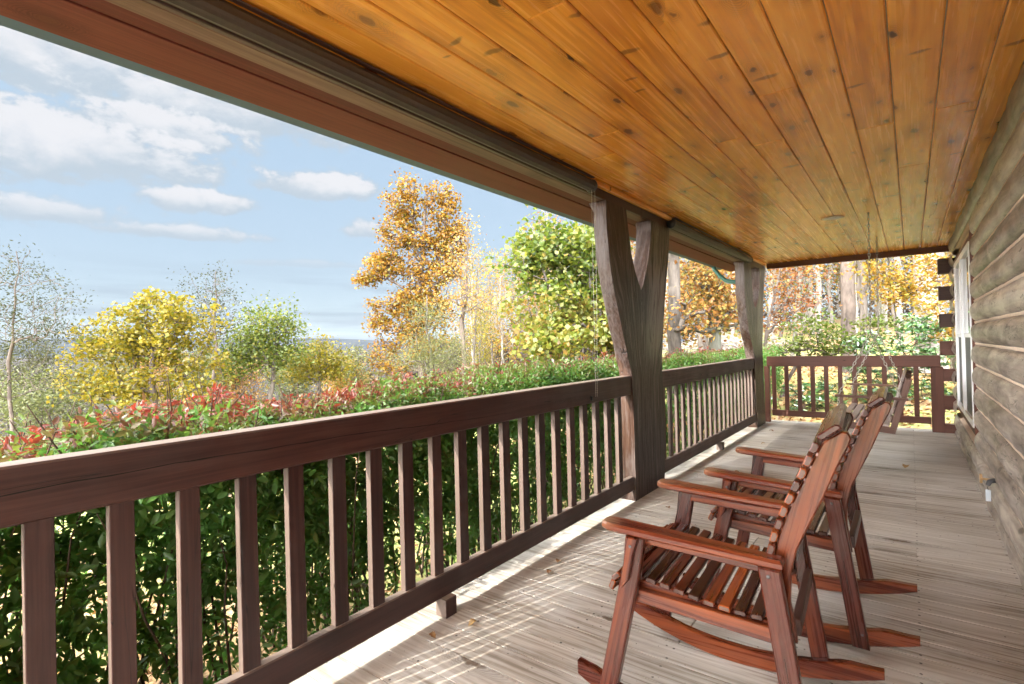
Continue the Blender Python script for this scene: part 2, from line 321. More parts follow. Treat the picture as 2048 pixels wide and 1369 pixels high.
def log_mat():
    m, t, o = new_mat('weathered_log')
    g = t.new('ShaderNodeAttribute', attribute_name='gco').outputs['Vector']
    rnd = t.new('ShaderNodeAttribute', attribute_name='rnd').outputs['Fac']
    u, v, w = t.xyz(g)
    lines = t.noise(t.comb(t.m('MULTIPLY', u, 2.2), t.m('MULTIPLY', v, 34), t.m('MULTIPLY', w, 34)), 1, 5, 0.65, 0.3)
    big = t.noise(t.comb(t.m('MULTIPLY', u, 2.2), t.m('MULTIPLY', v, 10), t.m('MULTIPLY', w, 10)), 1, 5, 0.62, 0.5)
    f = t.m('ADD', t.m('ADD', t.m('MULTIPLY', lines, 0.5), t.m('MULTIPLY', big, 0.6)), t.m('MULTIPLY', t.m('SUBTRACT', rnd, 0.5), 0.22))
    c = t.ramp(f, [(0.33, (0.070, 0.052, 0.045)), (0.46, (0.175, 0.140, 0.124)), (0.60, (0.31, 0.258, 0.222)), (0.76, (0.52, 0.46, 0.38))])
    vo = t.new('ShaderNodeTexVoronoi', voronoi_dimensions='2D'); vo.inputs['Scale'].default_value = 1
    t.l.new(t.comb(t.m('MULTIPLY', u, 1.8), t.m('MULTIPLY', v, 4.0), 0), vo.inputs['Vector'])
    kr = t.xyz(vo.outputs['Color'])
    kf = t.m('MULTIPLY', t.m('SUBTRACT', 1.0, t.smooth(t.m('DIVIDE', vo.outputs['Distance'], 0.10), 0.5, 1.2)), t.m('LESS_THAN', kr[0], 0.35))
    c = t.mix(t.m('MULTIPLY', kf, 0.8), c, (0.045, 0.035, 0.03))
    cn = t.noise(t.comb(t.m('MULTIPLY', u, 1.4), t.m('MULTIPLY', v, 9), t.m('MULTIPLY', w, 9)), 1, 3, 0.6, 1.0)
    cw = t.m('SUBTRACT', 1.0, t.smooth(t.m('ABSOLUTE', t.m('SUBTRACT', cn, 0.57)), 0.0, 0.010))
    cw = t.m('MULTIPLY', cw, t.smooth(t.noise(t.comb(u, v, 5.0), 1.3, 1), 0.50, 0.56))
    c = t.mix(t.m('MULTIPLY', cw, 0.9), c, (0.025, 0.02, 0.018))
    hgt = t.m('SUBTRACT', t.m('ADD', t.m('MULTIPLY', lines, 0.5), t.m('MULTIPLY', big, 1.6)), t.m('MULTIPLY', cw, 1.2))
    principled(t, o, c, t.m('SUBTRACT', 0.62, t.m('MULTIPLY', big, 0.35)), 0.5, hgt, 0.35, 0.008, coat=0.2)
    return m
MAT['log'] = log_mat()

def leaf_mat(name, stops, trans=0.45, rough=0.45, gloss=0.06, backdark=0.0):
    m, t, o = new_mat(name)
    rnd = t.new('ShaderNodeAttribute', attribute_name='rnd').outputs['Fac']
    p = t.new('ShaderNodeTexCoord').outputs['Object']
    c = t.ramp(rnd, stops)
    n = t.noise(p, 18, 2)
    c = t.mix(t.m('MULTIPLY', n, 0.5), c, tuple(x * 0.55 for x in stops[0][1]))
    d = t.new('ShaderNodeBsdfDiffuse'); t.l.new(c, d.inputs[0])
    tr = t.new('ShaderNodeBsdfTranslucent'); t.l.new(t.mix(0.35, c, t.mix(1.0, c, (1.0, 0.95, 0.35), 'MULTIPLY')), tr.inputs[0])
    mx = t.new('ShaderNodeMixShader'); mx.inputs[0].default_value = trans
    t.l.new(d.outputs[0], mx.inputs[1]); t.l.new(tr.outputs[0], mx.inputs[2])
    gl = t.new('ShaderNodeBsdfGlossy'); gl.inputs['Roughness'].default_value = rough; gl.inputs[0].default_value = (1, 1, 1, 1)
    m2 = t.new('ShaderNodeMixShader'); m2.inputs[0].default_value = gloss
    t.l.new(mx.outputs[0], m2.inputs[1]); t.l.new(gl.outputs[0], m2.inputs[2])
    t.l.new(m2.outputs[0], o.inputs[0]); return m

def bark(name, c0, c1, scale=12):
    m, t, o = new_mat(name)
    p = t.new('ShaderNodeTexCoord').outputs['Object']
    x, y, z = t.xyz(p)
    n = t.noise(t.comb(x, y, t.m('MULTIPLY', z, 0.25)), scale, 5, 0.65, 0.4)
    b = t.noise(p, 2.0, 3)
    c = t.ramp(t.m('ADD', t.m('MULTIPLY', n, 0.7), t.m('MULTIPLY', b, 0.3)), [(0.35, c0), (0.65, c1)])
    principled(t, o, c, 0.85, 0.2, n, 0.8, 0.02); return m

# ------------------------------------------------------------------ mesh builder
class MB:
    def __init__(s): s.v = []; s.f = []; s.g = []; s.r = []; s.mi = []; s.sm = []
    def add(s, verts, faces, gco, rnd=None, mi=0, smooth=False):
        o = len(s.v); s.v += [tuple(q) for q in verts]; s.g += [tuple(q) for q in gco]
        if rnd is None: rnd = random.random()
        s.r += [rnd] * len(verts)
        s.f += [[o + i for i in f] for f in faces]; s.mi += [mi] * len(faces); s.sm += [smooth] * len(faces)
    def box(s, c, size, axis=None, ch=0.004, M3=None, rnd=None, mi=0):
        h = [x / 2 for x in size]
        if axis is None: axis = max(range(3), key=lambda i: size[i])
        ch = min(ch, min(h) * 0.6)
        others = [i for i in range(3) if i != axis]
        others.sort(key=lambda i: -size[i])
        off = (random.random() * 40, random.random() * 40, random.random() * 40)
        V = []; idx = {}
        for sx in (-1, 1):
            for sy in (-1, 1):
                for sz in (-1, 1):
                    sg = (sx, sy, sz)
                    for k in range(3):
                        idx[(sg, k)] = len(V)
                        V.append(tuple(sg[i] * (h[i] - (0 if i == k else ch)) for i in range(3)))
        F = []
        for k in range(3):
            a, b = [i for i in range(3) if i != k]
            for sg in (-1, 1):
                q = []
                for sa, sb in ((-1, -1), (1, -1), (1, 1), (-1, 1)):
                    t = [0, 0, 0]; t[k] = sg; t[a] = sa; t[b] = sb; q.append(idx[(tuple(t), k)])
                F.append(q)
        for e in range(3):                       # edges running along axis e
            a, b = [i for i in range(3) if i != e]
            for sa in (-1, 1):
                for sb in (-1, 1):
                    t0 = [0, 0, 0]; t0[a] = sa; t0[b] = sb; t1 = list(t0); t0[e] = -1; t1[e] = 1
                    t0 = tuple(t0); t1 = tuple(t1)
                    F.append([idx[(t0, a)], idx[(t1, a)], idx[(t1, b)], idx[(t0, b)]])
        for sx in (-1, 1):
            for sy in (-1, 1):
                for sz in (-1, 1): F.append([idx[((sx, sy, sz), k)] for k in range(3)])
        # orient faces outward
        F2 = []
        for f in F:
            p = [Vector(V[i]) for i in f]; n = (p[1] - p[0]).cross(p[2] - p[0])
            cc = sum(p, Vector()) / len(p)
            F2.append(f if n.dot(cc) > 0 else f[::-1])
        G = [(q[axis] + off[0], q[others[0]] + off[1], q[others[1]] + off[2]) for q in V]
        if M3 is not None: V = [tuple(M3 @ Vector(q)) for q in V]
        V = [(q[0] + c[0], q[1] + c[1], q[2] + c[2]) for q in V]
        s.add(V, F2, G, rnd, mi); return s
    def bar(s, a, b, wid, thk, up=(0, 0, 1), ch=0.004, rnd=None):
        a = Vector(a); b = Vector(b); d = (b - a); L = d.length; d.normalize()
        up = Vector(up); sd = up.cross(d); sd.normalize(); u2 = d.cross(sd)
        M3 = Matrix((d, sd, u2)).transposed()
        return s.box((a + b) / 2, (L, wid, thk), 0, ch, M3, rnd)
    def prism(s, prof, thick, O=(0, 0, 0), ex=(1, 0, 0), ey=(0, 0, 1), ez=(0, 1, 0), ch=0.004, gaxis=None, rnd=None, mi=0, side_mi=None, capsonly=False):
        """closed 2-D outline (in ex, ey) extruded +-thick/2 along ez with a small chamfer"""
        O, ex, ey, ez = map(Vector, (O, ex, ey, ez)); n = len(prof)
        A = sum(prof[i][0] * prof[(i + 1) % n][1] - prof[(i + 1) % n][0] * prof[i][1] for i in range(n))
        if A < 0: prof = prof[::-1]
        ins = []
        for i in range(n):
            p0 = Vector(prof[i - 1]); p1 = Vector(prof[i]); p2 = Vector(prof[(i + 1) % n])
            e1 = (p1 - p0); e2 = (p2 - p1)
            if e1.length < 1e-9 or e2.length < 1e-9: ins.append(tuple(p1)); continue
            e1.normalize(); e2.normalize()
            nn = Vector((-e1.y - e2.y, e1.x + e2.x))
            if nn.length < 1e-6: nn = Vector((-e1.y, e1.x))
            nn.normalize(); k = max(0.5, nn.dot(Vector((-e1.y, e1.x))))
            ins.append(tuple(p1 + nn * (ch / k)))
        h = thick / 2; rings = [(ins, -h), (prof, -h + ch), (prof, h - ch), (ins, h)]
        V = []; G = []; off = (random.random() * 40, random.random() * 40, random.random() * 40)
        dirv = None
        if gaxis is None: gaxis = (1, 0)
        gl = math.hypot(*gaxis); ga = (gaxis[0] / gl, gaxis[1] / gl)
        for pr, z in rings:
            for p in pr:
                V.append(O + ex * p[0] + ey * p[1] + ez * z)
                G.append((p[0] * ga[0] + p[1] * ga[1] + off[0], -p[0] * ga[1] + p[1] * ga[0] + off[1], z + off[2]))
        flip = ex.cross(ey).dot(ez) < 0
        F = [list(range(n))[::-1], [3 * n + i for i in range(n)]]; MI = [mi, mi]
        for r in range(3):
            for i in range(n):
                j = (i + 1) % n
                F.append([r * n + i, r * n + j, (r + 1) * n + j, (r + 1) * n + i]); MI.append(side_mi if side_mi is not None else mi)
        if flip: F = [f[::-1] for f in F]
        o = len(s.v); s.v += [tuple(q) for q in V]; s.g += G; rnd = random.random() if rnd is None else rnd
        s.r += [rnd] * len(V); s.f += [[o + i for i in f] for f in F]; s.mi += MI; s.sm += [False] * len(F); return s
    def tube(s, pts, rad, sides=8, cap=True, rnd=None, closed=False, mi=0):
        pts = [Vector(p) for p in pts]; n = len(pts)
        if not hasattr(rad, '__len__'): rad = [rad] * n
        V = []; G = []; u = 0; prev = None; off = random.random() * 30
        for i, p in enumerate(pts):
            if closed: t = pts[(i + 1) % n] - pts[i - 1]
            else: t = pts[min(i + 1, n - 1)] - pts[max(i - 1, 0)]
            if t.length < 1e-9: t = Vector((0, 0, 1))
            t.normalize()
            if prev is None:
                a = Vector((0, 0, 1)) if abs(t.z) < 0.9 else Vector((1, 0, 0))
                x = t.cross(a)
            else:
                x = prev - t * prev.dot(t)
                if x.length < 1e-6: x = t.cross(Vector((1, 0, 0)))
            x.normalize(); prev = x; y = t.cross(x)
            if i: u += (p - pts[i - 1]).length
            for k in range(sides):
                an = 2 * math.pi * k / sides
                V.append(p + (x * math.cos(an) + y * math.sin(an)) * rad[i]); G.append((u + off, an * rad[i], 0))
        F = []
        for i in range(n if closed else n - 1):
            j = (i + 1) % n
            for k in range(sides):
                l = (k + 1) % sides; F.append([i * sides + k, i * sides + l, j * sides + l, j * sides + k])
        if cap and not closed:
            F.append([k for k in range(sides)][::-1]); F.append([(n - 1) * sides + k for k in range(sides)])
        s.add(V, F, G, rnd, mi, True); return s
    def lathe(s, prof, O, axis=(0, 0, 1), sides=20, rnd=None):
        """prof = [(radius, height)]"""
        ax = Vector(axis).normalized(); a = Vector((1, 0, 0)) if abs(ax.x) < 0.9 else Vector((0, 1, 0))
        x = ax.cross(a).normalized(); y = ax.cross(x); O = Vector(O); V = []; F = []
        for r, h in prof:
            for k in range(sides):
                an = 2 * math.pi * k / sides; V.append(O + ax * h + (x * math.cos(an) + y * math.sin(an)) * max(r, 1e-4))
        for i in range(len(prof) - 1):
            for k in range(sides):
                l = (k + 1) % sides; F.append([i * sides + k, i * sides + l, (i + 1) * sides + l, (i + 1) * sides + k])
        F.append([k for k in range(sides)][::-1]); F.append([(len(prof) - 1) * sides + k for k in range(sides)])
        s.add(V, F, [tuple(q) for q in V], rnd, 0, True); return s
    def build(s, name, mats, parent=None, origin=None):
        me = bpy.data.meshes.new(name)
        me.from_pydata(s.v, [], s.f)
        if not isinstance(mats, (list, tuple)): mats = [mats]
        for m in mats: me.materials.append(MAT[m] if isinstance(m, str) else m)
        me.polygons.foreach_set('material_index', s.mi)
        me.polygons.foreach_set('use_smooth', s.sm)
        a = me.attributes.new('gco', 'FLOAT_VECTOR', 'POINT'); a.data.foreach_set('vector', np.array(s.g, dtype=np.float32).ravel())
        a = me.attributes.new('rnd', 'FLOAT', 'POINT'); a.data.foreach_set('value', np.array(s.r, dtype=np.float32))
        me.update()
        o = bpy.data.objects.new(name, me); COL.objects.link(o)
        if parent is not None: attach(o, parent)
        return o

def attach(o, parent):
    o.parent = parent
    # geometry is written in world coordinates: cancel the parents' offset
    off = Vector((0, 0, 0)); p = parent
    while p is not None: off += p.location; p = p.parent
    o.location = -off
def tag(o, label=None, cat=None, group=None, kind=None):
    if label: o['label'] = label
    if cat: o['category'] = cat
    if group: o['group'] = group
    if kind: o['kind'] = kind
    return o
def thing(name, loc, label, cat, group=None):
    o = bpy.data.objects.new(name, None); COL.objects.link(o); o.location = loc; o.empty_display_size = 0.2
    return tag(o, label, cat, group)
def copy_tree(o, parent=None):
    c = o.copy(); COL.objects.link(c); c.parent = parent
    for ch in o.children: copy_tree(ch, c)
    return c

# ================================================================== THE PORCH
RX = -1.79            # inner face of the railing
CEIL = 2.43
# ---- deck
deck = MB(); PITCH = 0.1463
y = -2.5
while y < 8.93:
    segs = [-1.925]
    if random.random() < 0.55: segs.append(random.choice([-0.81, -0.40, 0.0]) + 0.0)
    segs.append(0.60)
    for a, b in zip(segs[:-1], segs[1:]):
        deck.box(((a + b) / 2 + random.uniform(-.002, .002), y + PITCH / 2, -0.019), (b - a - 0.003, PITCH - 0.0038, 0.038), 0, 0.0012)
    y += PITCH
deck_end = y
tag(deck.build('deck_floor', 'deck'), kind='structure')
sub = MB()
sub.box((-1.90, 3.2, -0.16), (0.04, 11.6, 0.22), 1)
for x in np.arange(-1.5, 0.6, 0.406): sub.box((x, 3.2, -0.16), (0.04, 11.5, 0.22), 1)
sub.box((-0.65, deck_end - 0.06, -0.16), (2.45, 0.04, 0.22), 0)
tag(sub.build('deck_joists', 'tan'), kind='structure')

# ---- porch roof: one thing with its boards and trim as parts
roof = thing('porch_roof', (-0.8, 3.0, CEIL), 'long porch roof with glossy orange knotty pine ceiling and red stained overhang', 'porch roof')
cb = MB(); BW = 0.1722; x = 0.4735 - BW * 13; YE = 8.93
while x < 0.45:
    cuts = [-3.0]; yy = -3.0 + random.uniform(0.8, 5.0)
    while yy < YE - 0.4:
        cuts.append(yy); yy += random.uniform(2.8, 5.5)
    cuts.append(YE)
    for a, b in zip(cuts[:-1], cuts[1:]):
        cb.box((x + BW / 2, (a + b) / 2, CEIL + 0.009), (BW - 0.0045, b - a - 0.0012, 0.018), 1, 0.0045)
    x += BW
cb.build('ceiling_boards', 'ceiling', roof)
t = MB(); t.box((-1.762, 2.95, CEIL - 0.022), (0.045, 11.8, 0.036), 1, 0.008); t.box((0.452, 2.95, CEIL - 0.010), (0.05, 11.8, 0.016), 1, 0.004)
t.build('cove_trim', 'ceiling', roof)
t = MB(); t.box((-0.62, 8.955, CEIL - 0.03), (2.28, 0.04, 0.10), 0, 0.004); t.build('end_trim', 'rail_red', roof)
t = MB()
for a, b in ((-3.0, 4.235), (4.238, 9.02)):
    t.box((-1.801, (a + b) / 2, 2.412), (0.022, b - a, 0.164), 1, 0.003)
t.build('dark_beam', 'beam', roof)
t = MB(); t.box((-1.858, 3.0, 2.411), (0.090, 12.0, 0.162), 1, 0.004); t.build('tan_header', 'tan', roof)
t = MB(); t.box((-2.047, 3.2, 2.453), (0.285, 12.6, 0.02), 1, 0.003); t.box((-2.325, 3.2, 2.449), (0.262, 12.6, 0.02), 1, 0.003)
t.build('soffit_boards', 'soffit', roof)
t = MB(); t.box((-2.475, 3.2, 2.53), (0.03, 12.6, 0.14), 1, 0.003); t.build('fascia_board', 'soffit', roof)
t = MB(); gp = [(-0.07, 0.10), (-0.055, 0.01), (-0.04, 0.0), (0.05, 0.0), (0.055, 0.005), (0.055, 0.10), (0.05, 0.10), (0.05, 0.006), (-0.038, 0.006), (-0.05, 0.014), (-0.064, 0.10)]
t.prism(gp, 12.6, O=(-2.60, 3.2, 2.490), ex=(1, 0, 0), ey=(0, 0, 1), ez=(0, 1, 0), ch=0.0005); t.build('gutter', 'gutter', roof)
t = MB()
for s in (1,):
    P0 = [(-2.50, 2.605), (4.6, 4.4), (4.6, 4.5), (-2.62, 2.66)]
    t.prism(P0, 12.6, O=(0, 3.2, 0), ch=0.004)
t.build('roof_deck', 'shingle', roof)
t = MB(); t.prism([(-1.9, 2.475), (4.2, 2.475), (4.2, 4.25), (-1.9, 2.66)], 0.1, O=(0, 8.99, 0), ch=0.003); t.build('gable_end', 'soffit', roof)
sp = MB(); sp.tube([(-2.60, 9.06, 2.492), (-2.58, 9.07, 2.44), (-2.50, 9.09, 2.33), (-2.42, 9.1, 2.25), (-2.34, 9.1, 2.225), (-2.07, 9.1, 2.17), (-1.995, 9.1, 2.15), (-1.96, 9.1, 2.08), (-1.955, 9.1, 1.9), (-1.955, 9.1, -0.6)], 0.034, 8)
sp.build('downspout', 'green', roof)

# ---- recessed light
lt = thing('recessed_light', (-0.578, 5.98, CEIL), 'small round recessed light set in the pine ceiling', 'ceiling light')
MB().lathe([(0.096, 0.0), (0.098, -0.006), (0.088, -0.010), (0.078, -0.006), (0.076, 0.001)], (-0.578, 5.98, CEIL - 0.0005), sides=32).build('trim_ring', 'lightrim', lt)
MB().lathe([(0.074, 0.0), (0.074, -0.003), (0.03, -0.005)], (-0.578, 5.98, CEIL - 0.0015), sides=32).build('lens', 'lens', lt)

# ---- railings
def foot(p, x, yy, mat): MB().box((x, yy, 0.0425), (0.07, 0.072, 0.087), 2, 0.003).build('foot_block', mat, p)
rl = thing('wooden_railing', (RX - .02, 1.6, 0), 'dark red brown railing nearest the camera, with a long crack along its top rail', 'railing', 'porch railings')
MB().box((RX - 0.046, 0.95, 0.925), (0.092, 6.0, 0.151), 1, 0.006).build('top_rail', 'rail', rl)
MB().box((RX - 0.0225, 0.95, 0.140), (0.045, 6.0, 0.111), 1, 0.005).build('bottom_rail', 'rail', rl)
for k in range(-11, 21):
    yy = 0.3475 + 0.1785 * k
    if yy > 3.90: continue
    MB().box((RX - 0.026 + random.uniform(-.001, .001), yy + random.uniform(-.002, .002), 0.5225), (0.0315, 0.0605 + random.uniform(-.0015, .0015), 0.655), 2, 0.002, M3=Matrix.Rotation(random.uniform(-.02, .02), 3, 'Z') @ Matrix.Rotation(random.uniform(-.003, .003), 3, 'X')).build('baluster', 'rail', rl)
ck_ = MB(); pts = []; yy = -0.3; rs_ = random.Random(4); off = 0.0
while yy < 2.35:
    off += rs_.uniform(-0.0022, 0.0022); pts.append((yy, 0.934 - 0.012 * (yy - 0.2) + off + 0.010 * math.sin(yy * 2.1))); yy += 0.04
n_ = len(pts); V = []; F = []
for i, (a, c) in enumerate(pts):
    w_ = 0.0019 * math.sin(math.pi * (i + .3) / n_) ** 0.5 * rs_.uniform(0.55, 1.3)
    V += [(RX + 0.0006, a, c - w_), (RX + 0.0006, a, c + w_)]
    if i: F.append([2 * i - 2, 2 * i, 2 * i + 1, 2 * i - 1])
ck_.add(V, F, V, 0.5); ck_.build('crack', 'black', rl)
foot(rl, RX - 0.002, 1.806, 'rail'); foot(rl, RX - 0.002, -1.0, 'rail')
rf = thing('wooden_railing', (RX - .02, 6.4, 0), 'weathered grey brown railing between the two forked posts', 'railing', 'porch railings')
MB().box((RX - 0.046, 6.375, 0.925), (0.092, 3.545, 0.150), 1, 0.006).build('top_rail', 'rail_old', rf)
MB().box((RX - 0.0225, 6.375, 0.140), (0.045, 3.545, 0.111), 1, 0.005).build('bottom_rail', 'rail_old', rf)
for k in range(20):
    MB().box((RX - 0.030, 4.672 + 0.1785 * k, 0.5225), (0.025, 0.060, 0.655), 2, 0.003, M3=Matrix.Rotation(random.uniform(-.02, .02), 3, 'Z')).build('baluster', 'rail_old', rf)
foot(rf, RX - 0.002, 6.34, 'rail_old')
re_ = thing('wooden_railing', (-0.7, 8.83, 0), 'short red stained railing closing the far end of the porch behind the swing', 'railing', 'porch railings')
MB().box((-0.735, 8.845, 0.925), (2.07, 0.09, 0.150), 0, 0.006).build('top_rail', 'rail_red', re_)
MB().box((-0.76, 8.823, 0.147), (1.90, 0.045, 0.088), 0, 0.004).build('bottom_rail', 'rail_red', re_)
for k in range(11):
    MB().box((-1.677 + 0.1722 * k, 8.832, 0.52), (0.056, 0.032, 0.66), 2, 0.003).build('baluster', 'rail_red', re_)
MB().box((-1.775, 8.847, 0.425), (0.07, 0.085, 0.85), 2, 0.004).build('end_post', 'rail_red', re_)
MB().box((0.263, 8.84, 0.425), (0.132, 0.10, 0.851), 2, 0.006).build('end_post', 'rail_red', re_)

# ---- forked posts: slabs sawn from forked trunks
def interp(pts, z):
    ys = [p[0] for p in pts]; zs = [p[1] for p in pts]
    return float(np.interp(z, zs, ys))
def forked_post(L, LI, RI, R, crotch, top, label, x0, x1, seed):
    rs = random.Random(seed)
    def wob(pts, a):
        out = []
        for (ya, za), (yb, zb) in zip(pts[:-1], pts[1:]):
            n = max(2, int(abs(zb - za) / 0.05))
            for i in range(n):
                f = i / n; out.append((ya + (yb - ya) * f + rs.uniform(-a, a), za + (zb - za) * f))
        out.append(pts[-1]); return out
    root = thing('forked_post', ((x0 + x1) / 2, (L[-1][0] + R[-1][0]) / 2, 0), label, 'post', 'forked tree trunk posts')
    prof = wob(L[::-1], 0.003) + [LI[0]] + wob(LI, 0.003)[1:] + wob(RI[::-1], 0.003) + wob(R, 0.003)
    # front slab, outline in (y, z), thick along x
    b = MB()
    from mathutils.geometry import tessellate_polygon
    n = len(prof); nz_ = 9; yc0 = LI[-1][0] + 0.04
    V = []; G = []; F = []; MI = []   # rounded back like a split log
    for k in range(nz_):
        f = k / (nz_ - 1); xx = x0 + (x1 - x0) * f
        edge = 0.010 * max(0, 1 - f * 8) + 0.085 * f ** 1.15
        shift = -0.050 * max(0, f - 0.15)        # waney edge: the back of the slab is narrower
        for i, (py, pz) in enumerate(prof):
            p0 = Vector(prof[i - 1]); p2 = Vector(prof[(i + 1) % n]); e = p2 - p0
            if e.length > 1e-6: e.normalize()
            nn = Vector((-e.y, e.x))            # inward or outward, fixed below
            V.append([xx, py, pz, nn.x, nn.y, edge]); G.append((pz, py - yc0, xx))
    A = sum(prof[i][0] * prof[(i + 1) % n][1] - prof[(i + 1) % n][0] * prof[i][1] for i in range(n))
    sg = 1 if A > 0 else -1
    lump = [rs.uniform(-1, 1) for _ in range(n)]
    VV = []
    for idx, (xx, py, pz, nx, ny, edge) in enumerate(V):
        i = idx % n; k = idx // n; f = k / (nz_ - 1)
        zi = [p[1] for p in LI][::-1]; li_ = float(np.interp(pz, zi, [p[0] for p in LI][::-1])); ri_ = float(np.interp(pz, [p[1] for p in RI][::-1], [p[0] for p in RI][::-1]))
        if pz > LI[-1][1] - 0.02 and li_ - 0.03 < py < ri_ + 0.03: edge = edge * 0.35
        mv = edge + (0.006 * math.sin(pz * 23 + k * 1.7 + seed) + 0.004 * lump[i]) * (1 if 0 < k < nz_ - 1 else 0.3)
        if pz < 0.02 or pz > top - 0.02: ny = 0
        VV.append((xx, py + sg * nx * mv, pz + sg * ny * mv))
    for k in range(nz_ - 1):
        for i in range(n):
            j = (i + 1) % n; q = [k * n + i, k * n + j, (k + 1) * n + j, (k + 1) * n + i]
            F.append(q if sg * (x1 - x0) > 0 else q[::-1]); MI.append(1)
    for k, rev in ((0, False), (nz_ - 1, True)):
        tris = tessellate_polygon([[Vector((p[0], p[1], 0)) for p in prof]])
        for tr in tris:
            F.append([k * n + i for i in tr]); MI.append(0)
    off = random.random() * 20
    b.add(VV, F, G, 0.5)
    b.mi = MI; b.sm = [m == 1 for m in MI]
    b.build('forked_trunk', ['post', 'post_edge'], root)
    return root
fp1 = forked_post([(3.545, 2.329), (3.552, 2.09), (3.59, 1.84), (3.648, 1.66), (3.712, 1.50), (3.795, 1.30), (3.863, 1.15), (3.925, 1.00), (3.94, 0.7), (3.945, 0.4), (3.95, 0.0)],
            [(3.905, 2.329), (3.945, 2.167), (3.989, 1.979), (4.055, 1.845), (4.110, 1.765), (4.160, 1.700)],
            [(4.41, 2.329), (4.379, 2.132), (4.315, 1.958), (4.250, 1.830), (4.200, 1.745)],
            [(4.86, 2.329), (4.833, 2.128), (4.765, 1.874), (4.694, 1.625), (4.641, 1.405), (4.601, 1.166), (4.587, 0.995), (4.598, 0.644), (4.600, 0.255), (4.575, 0.0)],
            None, 2.329, 'nearer forked tree trunk post, dark brown with an orange waney edge', -1.780, -1.925, 3)
fp2 = forked_post([(7.60, 2.329), (7.605, 1.919), (7.675, 1.64), (7.80, 1.356), (8.00, 1.122), (8.075, 0.98), (8.085, 0.568), (8.13, 0.204), (8.15, 0.0)],
            [(8.03, 2.329), (8.057, 2.048), (8.09, 1.812), (8.19, 1.728)],
            [(8.52, 2.329), (8.51, 2.082), (8.413, 1.87), (8.25, 1.735)],
            [(8.93, 2.329), (8.80, 1.998), (8.70, 1.675), (8.652, 1.359), (8.60, 1.11), (8.606, 0.984), (8.643, 0.522), (8.68, 0.0)],
            None, 2.329, 'farther forked tree trunk post, silver grey, at the end corner of the porch', -1.780, -1.915, 5)

# ---- rolled up shades
def roller(y0, y1, label, cord):
    rt = thing('roller_shade', (-1.745, (y0 + y1) / 2, 2.33), label, 'shade', 'rolled up porch shades')
    b = MB(); prof = []
    n = 20
    for k in range(n):
        a = 2 * math.pi * k / n; r = 0.038 + (0.002 if k % 2 else -0.001)
        prof.append((r * math.cos(a), r * math.sin(a)))
    b.prism(prof, y1 - y0, O=(-1.750, (y0 + y1) / 2, 2.364), ch=0.001); b.build('rolled_fabric', 'shade', rt)
    c = MB(); c.box((-1.748, (y0 + y1) / 2, 2.4135), (0.066, y1 - y0, 0.007), 1, 0.002); c.build('valance', 'beam', rt)
    for yy in (y0 - 0.012, y1 + 0.012):
        MB().lathe([(0.044, -0.008), (0.047, 0), (0.044, 0.008)], (-1.750, yy, 2.364), axis=(0, 1, 0)).build('bracket', 'shade_dark', rt)
    if cord:
        for k, (dx_, dy_) in enumerate(((0.0, -0.01), (0.012, 0.015))):
            b = MB(); z = 2.335
            b.tube([(-1.738 + dx_, y1 + dy_, 2.345), (-1.738 + dx_, y1 + dy_ - 0.01, 1.6), (-1.738 + dx_ * 0.4, y1 + dy_ * 0.5 - 0.02, 0.90)], 0.0011, 5)
            while z > 0.92:
                f = (2.335 - z) / 1.43
                b.lathe([(0.0012, -0.0022), (0.0024, 0), (0.0012, 0.0022)], (-1.738 + dx_ * (1 - .6 * f), y1 + dy_ * (1 - .5 * f) - 0.015 * f, z), sides=5); z -= 0.012
            b.build('pull_chain', 'chain', rt)
        MB().box((-1.772, y1 - 0.02, 0.888), (0.016, 0.018, 0.03), 2, 0.003).build('chain_holder', 'shade_dark', rt)
    return rt
roller(-2.6, 3.27, 'long brown rolled up shade under the beam with bead chains hanging', True)
roller(4.83, 7.80, 'shorter rolled up shade under the beam between the forked posts', False)

# ---- log house wall
house = thing('log_house', (0.6, 3.0, 0), 'log house wall with weathered half round logs and cream chinking', 'log house')
WX = 0.478
def log_piece(b, y0, y1, z0, z1, seed, endround0=False, endround1=False):
    rs = np.random.RandomState(seed); ny = max(3, int((y1 - y0) / 0.06)); na = 14
    ph = rs.rand(6) * 10; off = rs.rand(3) * 40; bul = 0.078 + rs.uniform(-.006, .006)
    V = []; G = []; F = []
    zc = (z0 + z1) / 2; hz_ = (z1 - z0) / 2 - 0.004
    for i in range(ny + 1):
        yy = y0 + (y1 - y0) * i / ny
        e = 1.0
        if endround0: e = min(e, math.sqrt(max(0, 1 - max(0, 1 - (yy - y0) / 0.05) ** 2)))
        if endround1: e = min(e, math.sqrt(max(0, 1 - max(0, 1 - (y1 - yy) / 0.05) ** 2)))
        wv = 0.0035 * math.sin(yy * 5 + ph[0]) + 0.002 * math.sin(yy * 13 + ph[1])
        for k in range(na + 1):
            a = -math.pi / 2 + math.pi * k / na
            s_ = math.sin(a); c_ = math.cos(a)
            lump = 0.0022 * math.sin(yy * 17 + k * .9 + ph[2]) + 0.0018 * math.sin(yy * 31 + k * 1.7 + ph[3])
            rr = (bul + wv + lump) * (abs(c_) ** 0.62) * e
            V.append((WX + 0.012 - rr, yy, zc + hz_ * s_ * (0.55 + 0.45 * e)))
            G.append((yy + off[0], a * 0.075 + off[1], off[2]))
    for i in range(ny):
        for k in range(na):
            q = [i * (na + 1) + k, (i + 1) * (na + 1) + k, (i + 1) * (na + 1) + k + 1, i * (na + 1) + k + 1]; F.append(q)
    b.add(V, F, G, rs.rand(), 0, True)
LP = 0.1855; Z0 = 0.07
WY0, WY1, WZ0, WZ1 = 6.20, 8.15, 0.435, 2.09
